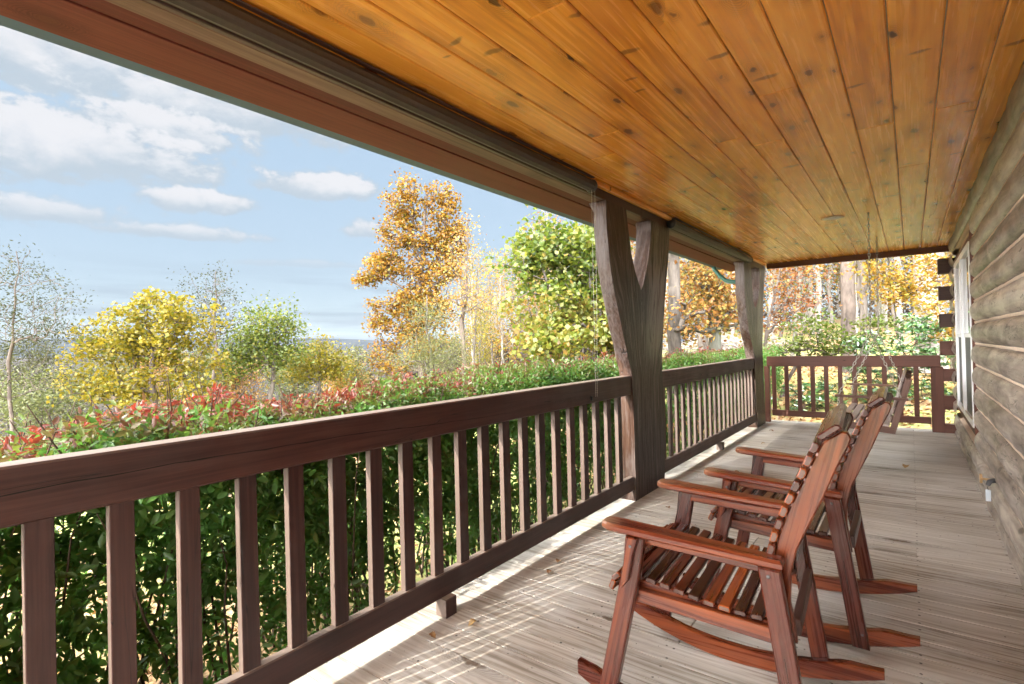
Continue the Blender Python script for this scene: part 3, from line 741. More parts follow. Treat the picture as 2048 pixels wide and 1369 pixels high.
for i in range(-1, 13):
    za, zb = Z0 + LP * i, Z0 + LP * (i + 1)
    if za > 2.45: break
    b = MB(); za_ = max(za, -0.4); zm = (za + zb) / 2
    if WZ0 - 0.09 < zm < WZ1 + 0.12:
        log_piece(b, -3.0, WY0 - 0.13, za, zb, 100 + i, endround1=True); log_piece(b, WY1 + 0.08, 8.78, za, zb, 200 + i)
    else:
        log_piece(b, -3.0, 8.78, za, zb, 100 + i)
    o = b.build('wall_log', 'log', house)
ck = MB()
for i in range(0, 13):
    zz = Z0 + LP * i
    if zz > 2.42: break
    n = 160; V = []; F = []
    for j in range(n + 1):
        yy = -3.0 + 11.78 * j / n; w_ = 0.0125 + 0.0018 * math.sin(yy * 9 + i * 3) + 0.0012 * math.sin(yy * 23 + i)
        if zz > WZ0 and zz < WZ1 + .06 and yy > WY0 - 0.06 and yy < WY1 + 0.05: continue
        m_ = len(V); xo = WX - 0.030
        V += [(WX + 0.004, yy, zz - w_ - 0.004), (xo, yy, zz - w_ * 0.7), (xo - .002, yy, zz + w_ * 0.7), (WX + .004, yy, zz + w_ + 0.004)]
        if m_ and yy - V[m_ - 4][1] < 0.12:
            for k in range(3): F.append([m_ - 4 + k, m_ + k, m_ + k + 1, m_ - 3 + k])
    ck.add(V, F, [(v[1], v[2], 0) for v in V], 0.5, 0, True)
# scribed bead where the log ends meet the window casing
cap_ = MB()
n = 130; V = []; F = []
for j in range(n + 1):
    zz = WZ0 - 0.10 + (WZ1 - WZ0 + 0.24) * j / n
    ph = ((zz - Z0) / LP) % 1.0; c_ = abs(math.sin(math.pi * ph)) ** 0.55
    V += [(WX + 0.01, WY0 - 0.14 - 0.004 + 0.0 * c_, zz), (WX - 0.008 - 0.030 * (1 - c_) * 0.2, WY0 - 0.155 + 0.022 * c_ - 0.03 * (1 - c_), zz), (WX - 0.016, WY0 - 0.115, zz), (WX - 0.014, WY0 - 0.072, zz)]
    if j:
        m_ = len(V) - 4
        for k in range(3): F.append([m_ - 4 + k, m_ + k, m_ + k + 1, m_ - 3 + k])
ck.add(V, F, [(v[1], v[2], 0) for v in V], 0.5, 0, True)
ck.build('chinking', 'chink', house)
b = MB(); b.box((0.60, 1.525, 1.06), (0.236, 9.05, 2.84), 1, 0.003, rnd=.3); b.box((0.60, 8.49, 1.06), (0.236, 0.60, 2.84), 1, 0.003)
b.box((0.60, 7.12, 0.02), (0.236, 2.14, 0.76), 1, 0.003); b.box((0.60, 7.12, 2.31), (0.236, 2.14, 0.34), 1, 0.003)
b.build('wall_core', 'chink', house)
# end wall: crossing timbers, their sawn ends stick out past the corner
for za, zb in ((2.053, 2.251), (1.712, 1.889), (1.362, 1.535), (1.001, 1.183), (0.665, 0.822), (0.30, 0.475), (-0.06, 0.11)):
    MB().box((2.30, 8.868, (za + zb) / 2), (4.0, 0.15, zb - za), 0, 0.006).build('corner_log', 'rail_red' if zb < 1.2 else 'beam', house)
b = MB(); b.box((2.4, 8.875, 1.06), (3.7, 0.12, 2.84), 0, 0.003); b.build('end_wall', 'chink', house)
# window
def fr(bld, y0, y1, z0, z1, xf, xb, ch=0.003): bld.box(((xf + xb) / 2, (y0 + y1) / 2, (z0 + z1) / 2), (abs(xb - xf), y1 - y0, z1 - z0), None, ch)
w = MB(); fr(w, WY0 - 0.07, WY0 - 0.022, WZ0 - 0.06, WZ1 + 0.10, 0.432, 0.50); fr(w, WY1 + 0.02, WY1 + 0.07, WZ0 - 0.06, WZ1 + 0.055, 0.432, 0.50)
fr(w, WY0 - 0.021, WY1 + 0.019, WZ0 - 0.06, WZ0 - 0.012, 0.432, 0.50); fr(w, WY0 - 0.021, WY1 + 0.019, WZ1 + 0.012, WZ1 + 0.055, 0.432, 0.50)
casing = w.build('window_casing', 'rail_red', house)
w = MB(); fw = 0.05; xm = 0.424
fr(w, WY0 - 0.02, WY0 + fw, WZ0, WZ1, xm, 0.50); fr(w, WY1 - fw, WY1 + 0.018, WZ0, WZ1, xm, 0.50)
ymid = (WY0 + WY1) / 2 + 0.04
fr(w, ymid - 0.045, ymid + 0.045, WZ0 + 0.001, WZ1 - 0.001, xm - 0.003, 0.50)
fr(w, WY0 + fw, WY1 - fw, WZ0 - 0.010, WZ0 + fw, xm + .002, 0.50); fr(w, WY0 + fw, WY1 - fw, WZ1 - fw, WZ1 + 0.01, xm + .002, 0.50)
wf = w.build('window_frame', 'white', house)
for a, c in ((WY0 + fw, ymid - 0.045), (ymid + 0.045, WY1 - fw)):
    sash = MB(); fr(sash, a, c, 1.235, 1.275, xm + 0.010, 0.48)
    fr(sash, a, a + 0.03, WZ0 + fw, WZ1 - fw, xm + 0.014, 0.48); fr(sash, c - 0.03, c, WZ0 + fw, WZ1 - fw, xm + 0.014, 0.48)
    sh = sash.build('window_sash', 'white', house)
    MB().box((0.452, (a + c) / 2, (1.275 + WZ1 - fw) / 2), (0.006, c - a - 0.06, WZ1 - fw - 1.275), 1, 0.0005).build('upper_pane', 'glass', sh)
    MB().box((0.455, (a + c) / 2, (1.235 + WZ0 + fw) / 2), (0.006, c - a - 0.06, 1.235 - WZ0 - fw), 1, 0.0005).build('lower_pane', 'glass', sh)
    MB().box((0.4475, (a + c) / 2, (1.235 + WZ0 + fw) / 2), (0.002, c - a - 0.06, 1.235 - WZ0 - fw), 1, 0.0003).build('insect_screen', 'screen', sh)

# ---- hose tap
tap = thing('outdoor_tap', (0.42, 4.60, 0.30), 'small brass hose tap with grey lever low on the log wall', 'tap')
MB().lathe([(0.026, 0), (0.028, 0.006), (0.026, 0.014), (0.014, 0.016), (0.013, 0.03)], (0.445, 4.60, 0.318), axis=(-1, 0, 0)).build('wall_flange', 'brass', tap)
MB().tube([(0.425, 4.60, 0.318), (0.405, 4.59, 0.318), (0.385, 4.575, 0.312), (0.375, 4.56, 0.292)], [0.014, 0.016, 0.015, 0.012], 12).build('valve_body', 'pewter', tap)
MB().tube([(0.395, 4.585, 0.320), (0.350, 4.60, 0.322)], [0.008, 0.007], 10).build('valve_stem', 'brass', tap)
b = MB(); prof = [(0.029 * (1 + .10 * math.cos(6 * a)) * math.cos(a), 0.029 * (1 + .10 * math.cos(6 * a)) * math.sin(a)) for a in np.linspace(0, 2 * math.pi, 36, endpoint=False)]
b.prism(prof, 0.013, O=(0.345, 4.60, 0.322), ex=(0, 1, 0), ey=(0, 0, 1), ez=(1, 0, 0), ch=0.002); b.build('hand_wheel', 'brass', tap)
MB().tube([(0.378, 4.565, 0.292), (0.372, 4.56, 0.272), (0.378, 4.56, 0.262)], 0.0018, 6).build('tie', 'pewter', tap)
MB().box((0.376, 4.56, 0.225), (0.026, 0.010, 0.075), 2, 0.003).build('hanging_tag', 'tag', tap)

# ================================================================== ROCKING CHAIRS
def rocking_chair(loc, label):
    ch_ = thing('rocking_chair', loc, label, 'rocking chair', 'wooden rocking chairs on the porch')
    X0, Y0 = loc[0], loc[1]
    K, DZ = 0.941, 0.0745
    def O(y): return (X0, Y0 + y, 0)
    def q(p): return (p[0] * K, p[1] * K + DZ)
    def pz(name, prof, thick, y, ga, c=0.004, mat='chair', raw=False):
        pr = prof if raw else [q(p) for p in prof]
        return MB().prism(pr, thick, O=O(y), ch=c, gaxis=ga, rnd=0.30 + 0.25 * random.random()).build(name, mat, ch_)
    R = 1.30; cx_ = 0.03
    for s in (-1, 1):
        # arm seen from above, rounded front, tapering to the back
        yo = 0.288 * s
        outer = [(-0.285, 0.012), (-0.280, 0.028), (-0.262, 0.039), (-0.225, 0.043), (-0.095, 0.041), (0.095, 0.034), (0.262, 0.029)]
        prof = [(x, yo + o_) for x, o_ in outer] + [(x, yo - o_) for x, o_ in outer[::-1]]
        M = MB(); M.prism(prof, 0.026, O=(X0, Y0, 0.6455), ex=(1, 0, -0.058), ey=(0, 1, 0), ez=(0, 0, 1), ch=0.007, rnd=0.5)
        M.build('arm', 'chair_arm', ch_)
        pz('arm_rail', [(-0.145, 0.602), (0.262, 0.578), (0.262, 0.546), (-0.155, 0.568)], 0.022, 0.272 * s, (1, 0), 0.003)
        pz('front_leg', [(-0.210, 0.603), (-0.144, 0.599), (-0.165, 0.47), (-0.279, -0.040), (-0.343, -0.040), (-0.222, 0.50)], 0.034, 0.300 * s, (0.22, 1), 0.004)
        pz('arm_bracket', [(-0.203, 0.602), (-0.160, 0.600), (-0.180, 0.54), (-0.198, 0.45), (-0.224, 0.42)], 0.018, (0.300 + 0.0265) * s, (0.2, 1), 0.003)
        pz('rear_leg', [(0.210, 0.579), (0.272, 0.576), (0.363, -0.040), (0.301, -0.040)], 0.034, 0.300 * s, (-0.14, 1), 0.004)
        for sx_, sz__ in ((-0.186, 0.572), (-0.318, 0.02), (0.240, 0.555), (0.338, 0.02)):
            a, c = q((sx_, sz__))
            MB().lathe([(0.0055, 0.0), (0.0052, 0.0014), (0.002, 0.0020)], (X0 + a, Y0 + s * (0.300 + 0.0172 + (0.0195 if sx_ == -0.186 else 0)), c), axis=(0, s, 0), sides=10).build('screw_head', 'pewter', ch_)
        bot = []; topc = []
        for i in range(29):
            x = -0.405 + (0.50 + 0.405) * i / 28
            Rr = 0.98 if x < cx_ else R
            zb = Rr - math.sqrt(Rr * Rr - (x - cx_) ** 2)
            h = 0.064
            if x < -0.34: h = 0.064 - (-0.34 - x) / 0.065 * 0.018
            if x > 0.39: h = 0.064 - (x - 0.39) / 0.11 * 0.036
            bot.append((x, zb)); topc.append((x, zb + h))
        pz('rocker', bot + topc[::-1], 0.034, 0.264 * s, (1, 0), 0.004, raw=True)
        pz('side_rail', [(-0.200, 0.405), (0.245, 0.385), (0.252, 0.335), (-0.212, 0.360)], 0.022, 0.271 * s, (1, -0.08), 0.003)
        pz('seat_side', [(-0.27, 0.388), (-0.262, 0.412), (-0.20, 0.430), (-0.08, 0.420), (0.08, 0.398), (0.245, 0.392), (0.245, 0.340), (-0.20, 0.362)], 0.020, 0.246 * s, (1, 0), 0.003)
        fr_e = [(0.262, 0.33), (0.253, 0.45), (0.243, 0.575), (0.262, 0.66), (0.290, 0.74), (0.330, 0.83), (0.362, 0.905), (0.384, 0.952), (0.402, 0.968)]
        bk_e = [(0.436, 0.992), (0.452, 0.990), (0.459, 0.972), (0.450, 0.945), (0.420, 0.880), (0.385, 0.79), (0.345, 0.70), (0.310, 0.62), (0.292, 0.54), (0.288, 0.45), (0.305, 0.33)]
        pz('back_stile', fr_e + bk_e, 0.030, 0.222 * s, (0.25, 1), 0.004)
    # seat slats
    sprof = [(-0.283, 0.396), (-0.268, 0.428), (-0.232, 0.446), (-0.186, 0.448), (-0.138, 0.443), (-0.090, 0.436), (-0.042, 0.428), (0.006, 0.420), (0.054, 0.413), (0.102, 0.408), (0.150, 0.406), (0.198, 0.406)]
    for i, (x, z) in enumerate(sprof):
        if i == 0: dx_, dz_ = 0.35, 0.94
        elif i == 1: dx_, dz_ = 0.75, 0.66
        elif i == 2: dx_, dz_ = 0.95, 0.25
        else:
            a = sprof[i - 1]; c = sprof[min(i + 1, len(sprof) - 1)]; dx_, dz_ = c[0] - a[0], c[1] - a[1]
        ex = Vector((dx_, 0, dz_)).normalized(); ey = Vector((-ex.z, 0, ex.x))
        hw, ht = 0.0172, 0.0085
        pr = [(-hw, -ht), (hw, -ht), (hw, ht * .2), (hw * .8, ht), (-hw * .8, ht), (-hw, ht * .2)]
        a, c = q((x, z)); b = MB()
        b.prism(pr, 0.562 if i > 2 else 0.556, O=(X0 + a, Y0, c), ex=ex, ey=ey, ez=(0, 1, 0), ch=0.003, mi=1, side_mi=0)
        off = random.random() * 30
        b.g = [(v[1] + off, v[0] + off, v[2]) for v in b.v]
        b.build('seat_slat', ['chair', 'slat_end'], ch_)
    # back slats on the front edge of the stiles
    fe = [q(p) for p in ((0.253, 0.45), (0.243, 0.575), (0.262, 0.66), (0.290, 0.74), (0.330, 0.83), (0.362, 0.905), (0.392, 0.975))]
    zs = [p[1] for p in fe]; xs = [p[0] for p in fe]
    zz = 0.502
    while zz < 0.962:
        x = float(np.interp(zz, zs, xs)); x2 = float(np.interp(zz + .02, zs, xs)); x1 = float(np.interp(zz - .02, zs, xs))
        ey = Vector((x2 - x1, 0, 0.04)).normalized(); ex = Vector((-ey.z, 0, ey.x))
        hw, ht = 0.0166, 0.0095
        pr = [(-ht, -hw * .55), (-ht * .3, -hw), (ht * 1.0, -hw * .9), (ht, hw * .9), (-ht * .3, hw), (-ht, hw * .55)]
        b = MB(); b.prism(pr, 0.535, O=Vector((X0 + x, Y0, zz)) + ex * (ht + 0.0005), ex=ex, ey=ey, ez=(0, 1, 0), ch=0.003, mi=1, side_mi=0)
        off = random.random() * 30; b.g = [(v[1] + off, v[2] + off, v[0]) for v in b.v]
        b.build('back_slat', ['chair', 'slat_end'], ch_)
        zz += 0.0380
    ey = Vector((0.80, 0, 0.62)).normalized(); ex = Vector((-ey.z, 0, ey.x))
    b = MB(); b.prism([(-0.009, -0.030), (0.004, -0.035), (0.010, -0.028), (0.010, 0.024), (0.003, 0.032), (-0.009, 0.032)], 0.55, O=Vector((X0 + 0.389, Y0, 1.000)) + ex * 0.012, ex=ex, ey=ey, ez=(0, 1, 0), ch=0.004, mi=1, side_mi=0, rnd=0.38)
    b.g = [(v[1] + 3, v[2], v[0]) for v in b.v]; b.build('head_rail', ['chair', 'slat_end'], ch_)
    MB().box((X0 + 0.282, Y0, 0.418), (0.024, 0.41, 0.050), 1, 0.003, rnd=0.25).build('rear_crossbar', 'slat_end', ch_)
    MB().box((X0 - 0.198, Y0, 0.425), (0.020, 0.47, 0.055), 1, 0.003).build('front_crossbar', 'chair', ch_)
    return ch_
rc1 = rocking_chair((-0.582, 1.925, 0), 'red brown slatted rocking chair nearest the camera')
rc1.rotation_euler = (0, 0, math.radians(3.5))
rc2 = copy_tree(rc1)
rc2.location = (-0.500, 2.795, 0); rc2.rotation_euler = (0, 0, math.radians(0.5))
rc2['label'] = 'red brown slatted rocking chair standing between the nearer chair and the porch swing'

# ================================================================== PORCH SWING
sw = thing('porch_swing', (-0.33, 6.75, 0.48), 'slatted wooden swing bench hanging on chains from the porch ceiling', 'porch swing')
SY0, SY1 = 5.98, 7.50; SYC = (SY0 + SY1) / 2
for k, (x, z) in enumerate(((-0.555, 0.470), (-0.485, 0.462), (-0.415, 0.455), (-0.345, 0.448), (-0.275, 0.443), (-0.205, 0.440))):
    MB().box((x, SYC, z), (0.056, SY1 - SY0 - 0.02, 0.020), 1, 0.003, M3=Matrix.Rotation(math.radians(5), 3, 'Y')).build('seat_slat', 'swing', sw)
bd = Vector((0.115, 0, 0.42)).normalized()
for k in range(6):
    c = Vector((-0.168, SYC, 0.50)) + bd * (0.078 * k)
    MB().box(c, (0.018, SY1 - SY0 - 0.02, 0.064), 1, 0.003, M3=Matrix.Rotation(math.atan2(bd.x, bd.z), 3, 'Y')).build('back_slat', 'swing', sw)
for yy in (SY0 + 0.02, SYC, SY1 - 0.02):
    MB().bar((-0.59, yy, 0.435), (-0.14, yy, 0.395), 0.036, 0.06).build('seat_support', 'swing_dark', sw)
    MB().bar((-0.158, yy, 0.37), (-0.158 + 0.137, yy, 0.37 + 0.505), 0.034, 0.05).build('back_support', 'swing_dark', sw)
for yy in (SY0, SY1):
    MB().bar((-0.60, yy, 0.705), (-0.03, yy, 0.690), 0.055, 0.022).build('arm', 'swing_dark', sw)
    MB().bar((-0.575, yy, 0.40), (-0.545, yy, 0.695), 0.03, 0.045, up=(0, 1, 0)).build('arm_post', 'swing_dark', sw)
def chain(path, parent, r=0.0105, wire=0.0028):
    b = MB(); pts = [Vector(p) for p in path]; seg = []
    step = 0.034; carry = 0; k = 0
    for a, c in zip(pts[:-1], pts[1:]):
        d = c - a; L = d.length; d.normalize(); n = max(1, int(round(L / step)))
        x = d.cross(Vector((0.3, 1, 0.1))).normalized(); yv = d.cross(x)
        for i in range(n):
            m_ = a + d * (L * (i + 0.5) / n); sd = x if k % 2 else yv; k += 1
            ring = []
            for j in range(8):
                an = 2 * math.pi * j / 8
                ring.append(m_ + d * (math.sin(an) * 0.023) + sd * (math.cos(an) * r))
            b.tube(ring, wire, 4, closed=True)
    return b.build('chain', 'chain', parent)
for yy in (SY0, SY1):
    chain([(-0.29, yy, CEIL - 0.01), (-0.30, yy, 1.31)], sw); chain([(-0.30, yy, 1.31), (-0.565, yy - 0.01, 0.72), (-0.575, yy - 0.035, 0.60)], sw)
    chain([(-0.30, yy, 1.31), (-0.085, yy - 0.01, 0.71)], sw)
    MB().tube([(-0.29, yy, CEIL), (-0.29, yy, CEIL - 0.03)], 0.006, 8).build('eye_hook', 'chain', sw)

# ================================================================== GROUND
def gz(x, y):
    """ground height"""
    x = np.asarray(x, float); y = np.asarray(y, float)
    h = -0.55 + 0 * x
    side = np.maximum(0, -x - 7.5 - 0.35 * np.maximum(0, y - 2))       # falls away to the left
    h = h - 0.22 * side ** 1.15 * np.exp(-side / 260)
    h = np.maximum(h, -75 - 0.0 * side)
    wood_ = np.maximum(0, y - 9 + 0.15 * x) * (1 / (1 + np.exp(-(x + 11 + 0.1 * y) / 2.5)))
    h = h + np.minimum(wood_ * 0.085, 3.2)
    far = np.hypot(x, y)
    h = h + 0.10 * np.sin(x * 0.7 + 1) * np.sin(y * 0.6) * (far > 4)
    return h
def grid_mesh(name, xs, ys, zf, mat):
    X, Y = np.meshgrid(xs, ys); Z = zf(X, Y); nx, ny = len(xs), len(ys)
    v = np.stack([X, Y, Z], -1).reshape(-1, 3)
    i = np.arange(nx - 1)[None, :] + nx * np.arange(ny - 1)[:, None]
    q = np.stack([i, i + 1, i + 1 + nx, i + nx], -1).reshape(-1, 4)
    me = bpy.data.meshes.new(name); me.vertices.add(len(v)); me.vertices.foreach_set('co', v.astype(np.float32).ravel())
    me.loops.add(q.size); me.loops.foreach_set('vertex_index', q.ravel().astype(np.int32))
    me.polygons.add(len(q)); me.polygons.foreach_set('loop_start', np.arange(0, q.size, 4, dtype=np.int32))
    me.polygons.foreach_set('loop_total', np.full(len(q), 4, dtype=np.int32)); me.update(calc_edges=True)
    me.polygons.foreach_set('use_smooth', np.ones(len(q), dtype=bool))
    me.materials.append(mat); o = bpy.data.objects.new(name, me); COL.objects.link(o); return o
def ground_mat():
    m, t, o = new_mat('leaf_strewn_ground')
    p = t.new('ShaderNodeTexCoord').outputs['Object']
    a = t.noise(p, 0.35, 4); b = t.noise(p, 9, 4, 0.7); c3 = t.noise(p, 38, 2, 0.6)
    grass = t.ramp(b, [(0.35, (0.14, 0.19, 0.05)), (0.6, (0.30, 0.33, 0.12)), (0.75, (0.42, 0.40, 0.20))])
    litter = t.ramp(t.m('ADD', t.m('MULTIPLY', b, 0.5), t.m('MULTIPLY', c3, 0.5)), [(0.36, (0.12, 0.065, 0.04)), (0.48, (0.30, 0.18, 0.10)), (0.56, (0.42, 0.27, 0.14)), (0.68, (0.45, 0.37, 0.25))])
    far = t.smooth(t.m('MAXIMUM', t.m('SUBTRACT', t.vm('LENGTH', p), 12.0), t.m('MULTIPLY', t.m('SUBTRACT', t.m('MULTIPLY', t.xyz(p)[0], -1.0), 9.0), 3.5)), 4, 60)
    f = t.smooth(t.m('ADD', a, t.m('MULTIPLY', t.m('SUBTRACT', b, 0.5), 0.6)), 0.40, 0.62)
    c = t.mix(f, grass, litter)
    woods = t.ramp(t.noise(p, 0.12, 6, 0.7), [(0.35, (0.014, 0.014, 0.016)), (0.5, (0.026, 0.023, 0.022)), (0.62, (0.042, 0.032, 0.02)), (0.75, (0.024, 0.03, 0.016))])
    c = t.mix(far, c, woods)
    principled(t, o, c, 0.95, 0.1, b, 0.5, 0.05); return m
MAT['ground'] = ground_mat()
def axis_pts(lim, near, n1, n2):
    a = np.linspace(-near, near, n1); b = np.geomspace(near, lim, n2)[1:]
    return np.concatenate([-b[::-1], a, b])
gx = axis_pts(5200, 40, 160, 26); gy = axis_pts(5200, 40, 160, 26)
tag(grid_mesh('ground', gx, gy, gz, MAT['ground']), kind='structure')
# far ridge across the valley
def hills(name, dist, hgt, seed, mat):
    rs = np.random.RandomState(seed); n = 240
    ang = np.linspace(-2.6, 1.0, n); prof = np.zeros(n)
    for k in range(1, 9): prof += np.sin(ang * k * 3.1 + rs.rand() * 6) / k ** 1.1
    prof = prof / 3 * 0.5 + 0.62
    V = []; F = []
    for j, (rr, hf) in enumerate(((0.82, -1.0), (0.9, 0.30), (0.96, 0.75), (1.0, 1.0), (1.1, 0.5), (1.25, -1.0))):
        for i in range(n):
            a = ang[i]; r = dist * rr * (1 + 0.02 * math.sin(i * .7 + j))
            h = (-80 if hf < 0 else -60 + (hgt * prof[i] + 60) * hf)
            V.append((r * math.sin(a), r * math.cos(a), h))
    for j in range(5):
        for i in range(n - 1): F.append([j * n + i, j * n + i + 1, (j + 1) * n + i + 1, (j + 1) * n + i])
    me = bpy.data.meshes.new(name); me.from_pydata(V, [], F); me.materials.append(mat); me.update()
    for p_ in me.polygons: p_.use_smooth = True
    o = bpy.data.objects.new(name, me); COL.objects.link(o); return o
mm, t_, o_ = new_mat('wooded_hills'); pp = t_.new('ShaderNodeTexCoord').outputs['Object']
principled(t_, o_, t_.ramp(t_.noise(pp, 0.01, 8, 0.75), [(0.4, (0.010, 0.014, 0.020)), (0.6, (0.020, 0.022, 0.024))]), 0.95, 0.1)
tag(hills('hills', 4100, 120, 4, mm), kind='structure')

# ================================================================== FOLIAGE
def leaves(name, C, size, rnd, mat, parent, aspect=0.45, six=False, nbias=None, up=0.3, droop=0.0, dirs=None, fold=0.25):
    N = len(C); C = np.asarray(C, float)
    size = np.broadcast_to(np.asarray(size, float), (N,))
    if dirs is None:
        a = RS.normal(size=(N, 3)); a[:, 2] = a[:, 2] * 0.6 - droop
    else: a = dirs + RS.normal(size=(N, 3)) * 0.35
    a /= np.linalg.norm(a, axis=1, keepdims=True)
    nrm = RS.normal(size=(N, 3)); nrm[:, 2] += up * 3
    if nbias is not None: nrm += np.asarray(nbias)
    b = np.cross(a, nrm); b /= np.linalg.norm(b, axis=1, keepdims=True) + 1e-9
    nn = np.cross(b, a)
    L = size[:, None]; Wd = L * aspect
    base = C - a * L * 0.5
    if six:
        pts = np.stack([base, base + a * L * .35 + b * Wd * .5 + nn * L * fold * .25, base + a * L * .72 + b * Wd * .36 + nn * L * fold * .2, base + a * L,
                        base + a * L * .72 - b * Wd * .36 + nn * L * fold * .2, base + a * L * .35 - b * Wd * .5 + nn * L * fold * .25], 1)
        k = 6; fl = np.array([[0, 1, 2, 3], [0, 3, 4, 5]])
    else:
        pts = np.stack([base, base + a * L * .45 + b * Wd * .5 + nn * L * fold * .2, base + a * L, base + a * L * .45 - b * Wd * .5 + nn * L * fold * .2], 1)
        k = 4; fl = np.array([[0, 1, 2], [0, 2, 3]])
    v = pts.reshape(-1, 3)
    off = (np.arange(N) * k)[:, None, None]
    f = (fl[None] + off).reshape(-1, fl.shape[1])
    me = bpy.data.meshes.new(name); me.vertices.add(len(v)); me.vertices.foreach_set('co', v.astype(np.float32).ravel())
    me.loops.add(f.size); me.loops.foreach_set('vertex_index', f.ravel().astype(np.int32))
    me.polygons.add(len(f)); me.polygons.foreach_set('loop_start', np.arange(0, f.size, f.shape[1], dtype=np.int32))
    me.polygons.foreach_set('loop_total', np.full(len(f), f.shape[1], dtype=np.int32)); me.update(calc_edges=True)
    at = me.attributes.new('rnd', 'FLOAT', 'POINT'); at.data.foreach_set('value', np.repeat(np.asarray(rnd, np.float32), k))
    me.materials.append(mat)
    o = bpy.data.objects.new(name, me); COL.objects.link(o)
    if parent is not None: attach(o, parent)
    return o

G_ = lambda *s: list(s)
LM = {
 'orange': leaf_mat('orange_leaves', [(0.0, (0.129, 0.053, 0.007)), (0.35, (0.236, 0.109, 0.010)), (0.7, (0.319, 0.178, 0.019)), (1.0, (0.213, 0.203, 0.030))], 0.4, gloss=0.02),
 'yellow': leaf_mat('yellow_leaves', [(0.0, (0.122, 0.123, 0.013)), (0.4, (0.233, 0.181, 0.013)), (0.75, (0.289, 0.213, 0.020)), (1.0, (0.111, 0.139, 0.025))], 0.45, gloss=0.02),
 'ygreen': leaf_mat('yellow_green_leaves', [(0.0, (0.053, 0.081, 0.012)), (0.4, (0.105, 0.143, 0.022)), (0.7, (0.186, 0.198, 0.031)), (1.0, (0.260, 0.223, 0.043))], 0.45, gloss=0.02),
 'maple': leaf_mat('green_gold_maple_leaves', [(0.0, (0.056, 0.102, 0.013)), (0.35, (0.117, 0.168, 0.019)), (0.65, (0.217, 0.228, 0.032)), (0.85, (0.297, 0.252, 0.056)), (1.0, (0.259, 0.144, 0.024))], 0.5, gloss=0.03),
 'pale': leaf_mat('pale_needle_green', [(0.0, (0.082, 0.101, 0.036)), (0.5, (0.144, 0.158, 0.062)), (1.0, (0.202, 0.182, 0.072))], 0.4, gloss=0.02),
 'olive': leaf_mat('olive_leaves', [(0.0, (0.018, 0.022, 0.008)), (0.5, (0.045, 0.052, 0.018)), (1.0, (0.11, 0.11, 0.04))], 0.35, gloss=0.01),
 'rust': leaf_mat('rust_leaves', [(0.0, (0.162, 0.056, 0.020)), (0.4, (0.308, 0.146, 0.041)), (0.75, (0.389, 0.250, 0.060)), (1.0, (0.275, 0.275, 0.081))], 0.45, gloss=0.02),
 'hedge': leaf_mat('burning_bush_leaves', [(0.0, (0.095, 0.25, 0.055)), (0.25, (0.115, 0.26, 0.05)), (0.45, (0.15, 0.23, 0.04)), (0.57, (0.17, 0.17, 0.04)), (0.68, (0.17, 0.10, 0.05)), (0.8, (0.18, 0.045, 0.042)), (0.9, (0.22, 0.022, 0.032)), (1.0, (0.28, 0.010, 0.026))], 0.52, gloss=0.03, rough=0.4),
 'rhodo': leaf_mat('rhododendron_leaves', [(0.0, (0.018, 0.065, 0.018)), (0.6, (0.050, 0.140, 0.030)), (1.0, (0.150, 0.260, 0.060))], 0.2, gloss=0.10, rough=0.3),
 'litter': leaf_mat('fallen_leaves', [(0.0, (0.140, 0.056, 0.021)), (0.4, (0.315, 0.154, 0.049)), (0.75, (0.420, 0.266, 0.091)), (1.0, (0.385, 0.322, 0.112))], 0.2),
}
BK = {'grey': bark('grey_bark', (0.045, 0.037, 0.032), (0.12, 0.105, 0.092)), 'pale': bark('pale_bark', (0.12, 0.11, 0.10), (0.25, 0.23, 0.21), 6),
      'dark': bark('dark_bark', (0.05, 0.04, 0.035), (0.13, 0.105, 0.09)), 'twig': bark('brown_twigs', (0.045, 0.03, 0.022), (0.12, 0.085, 0.06)),
      'lichen': bark('lichen_bark', (0.065, 0.06, 0.05), (0.17, 0.175, 0.145), 9)}

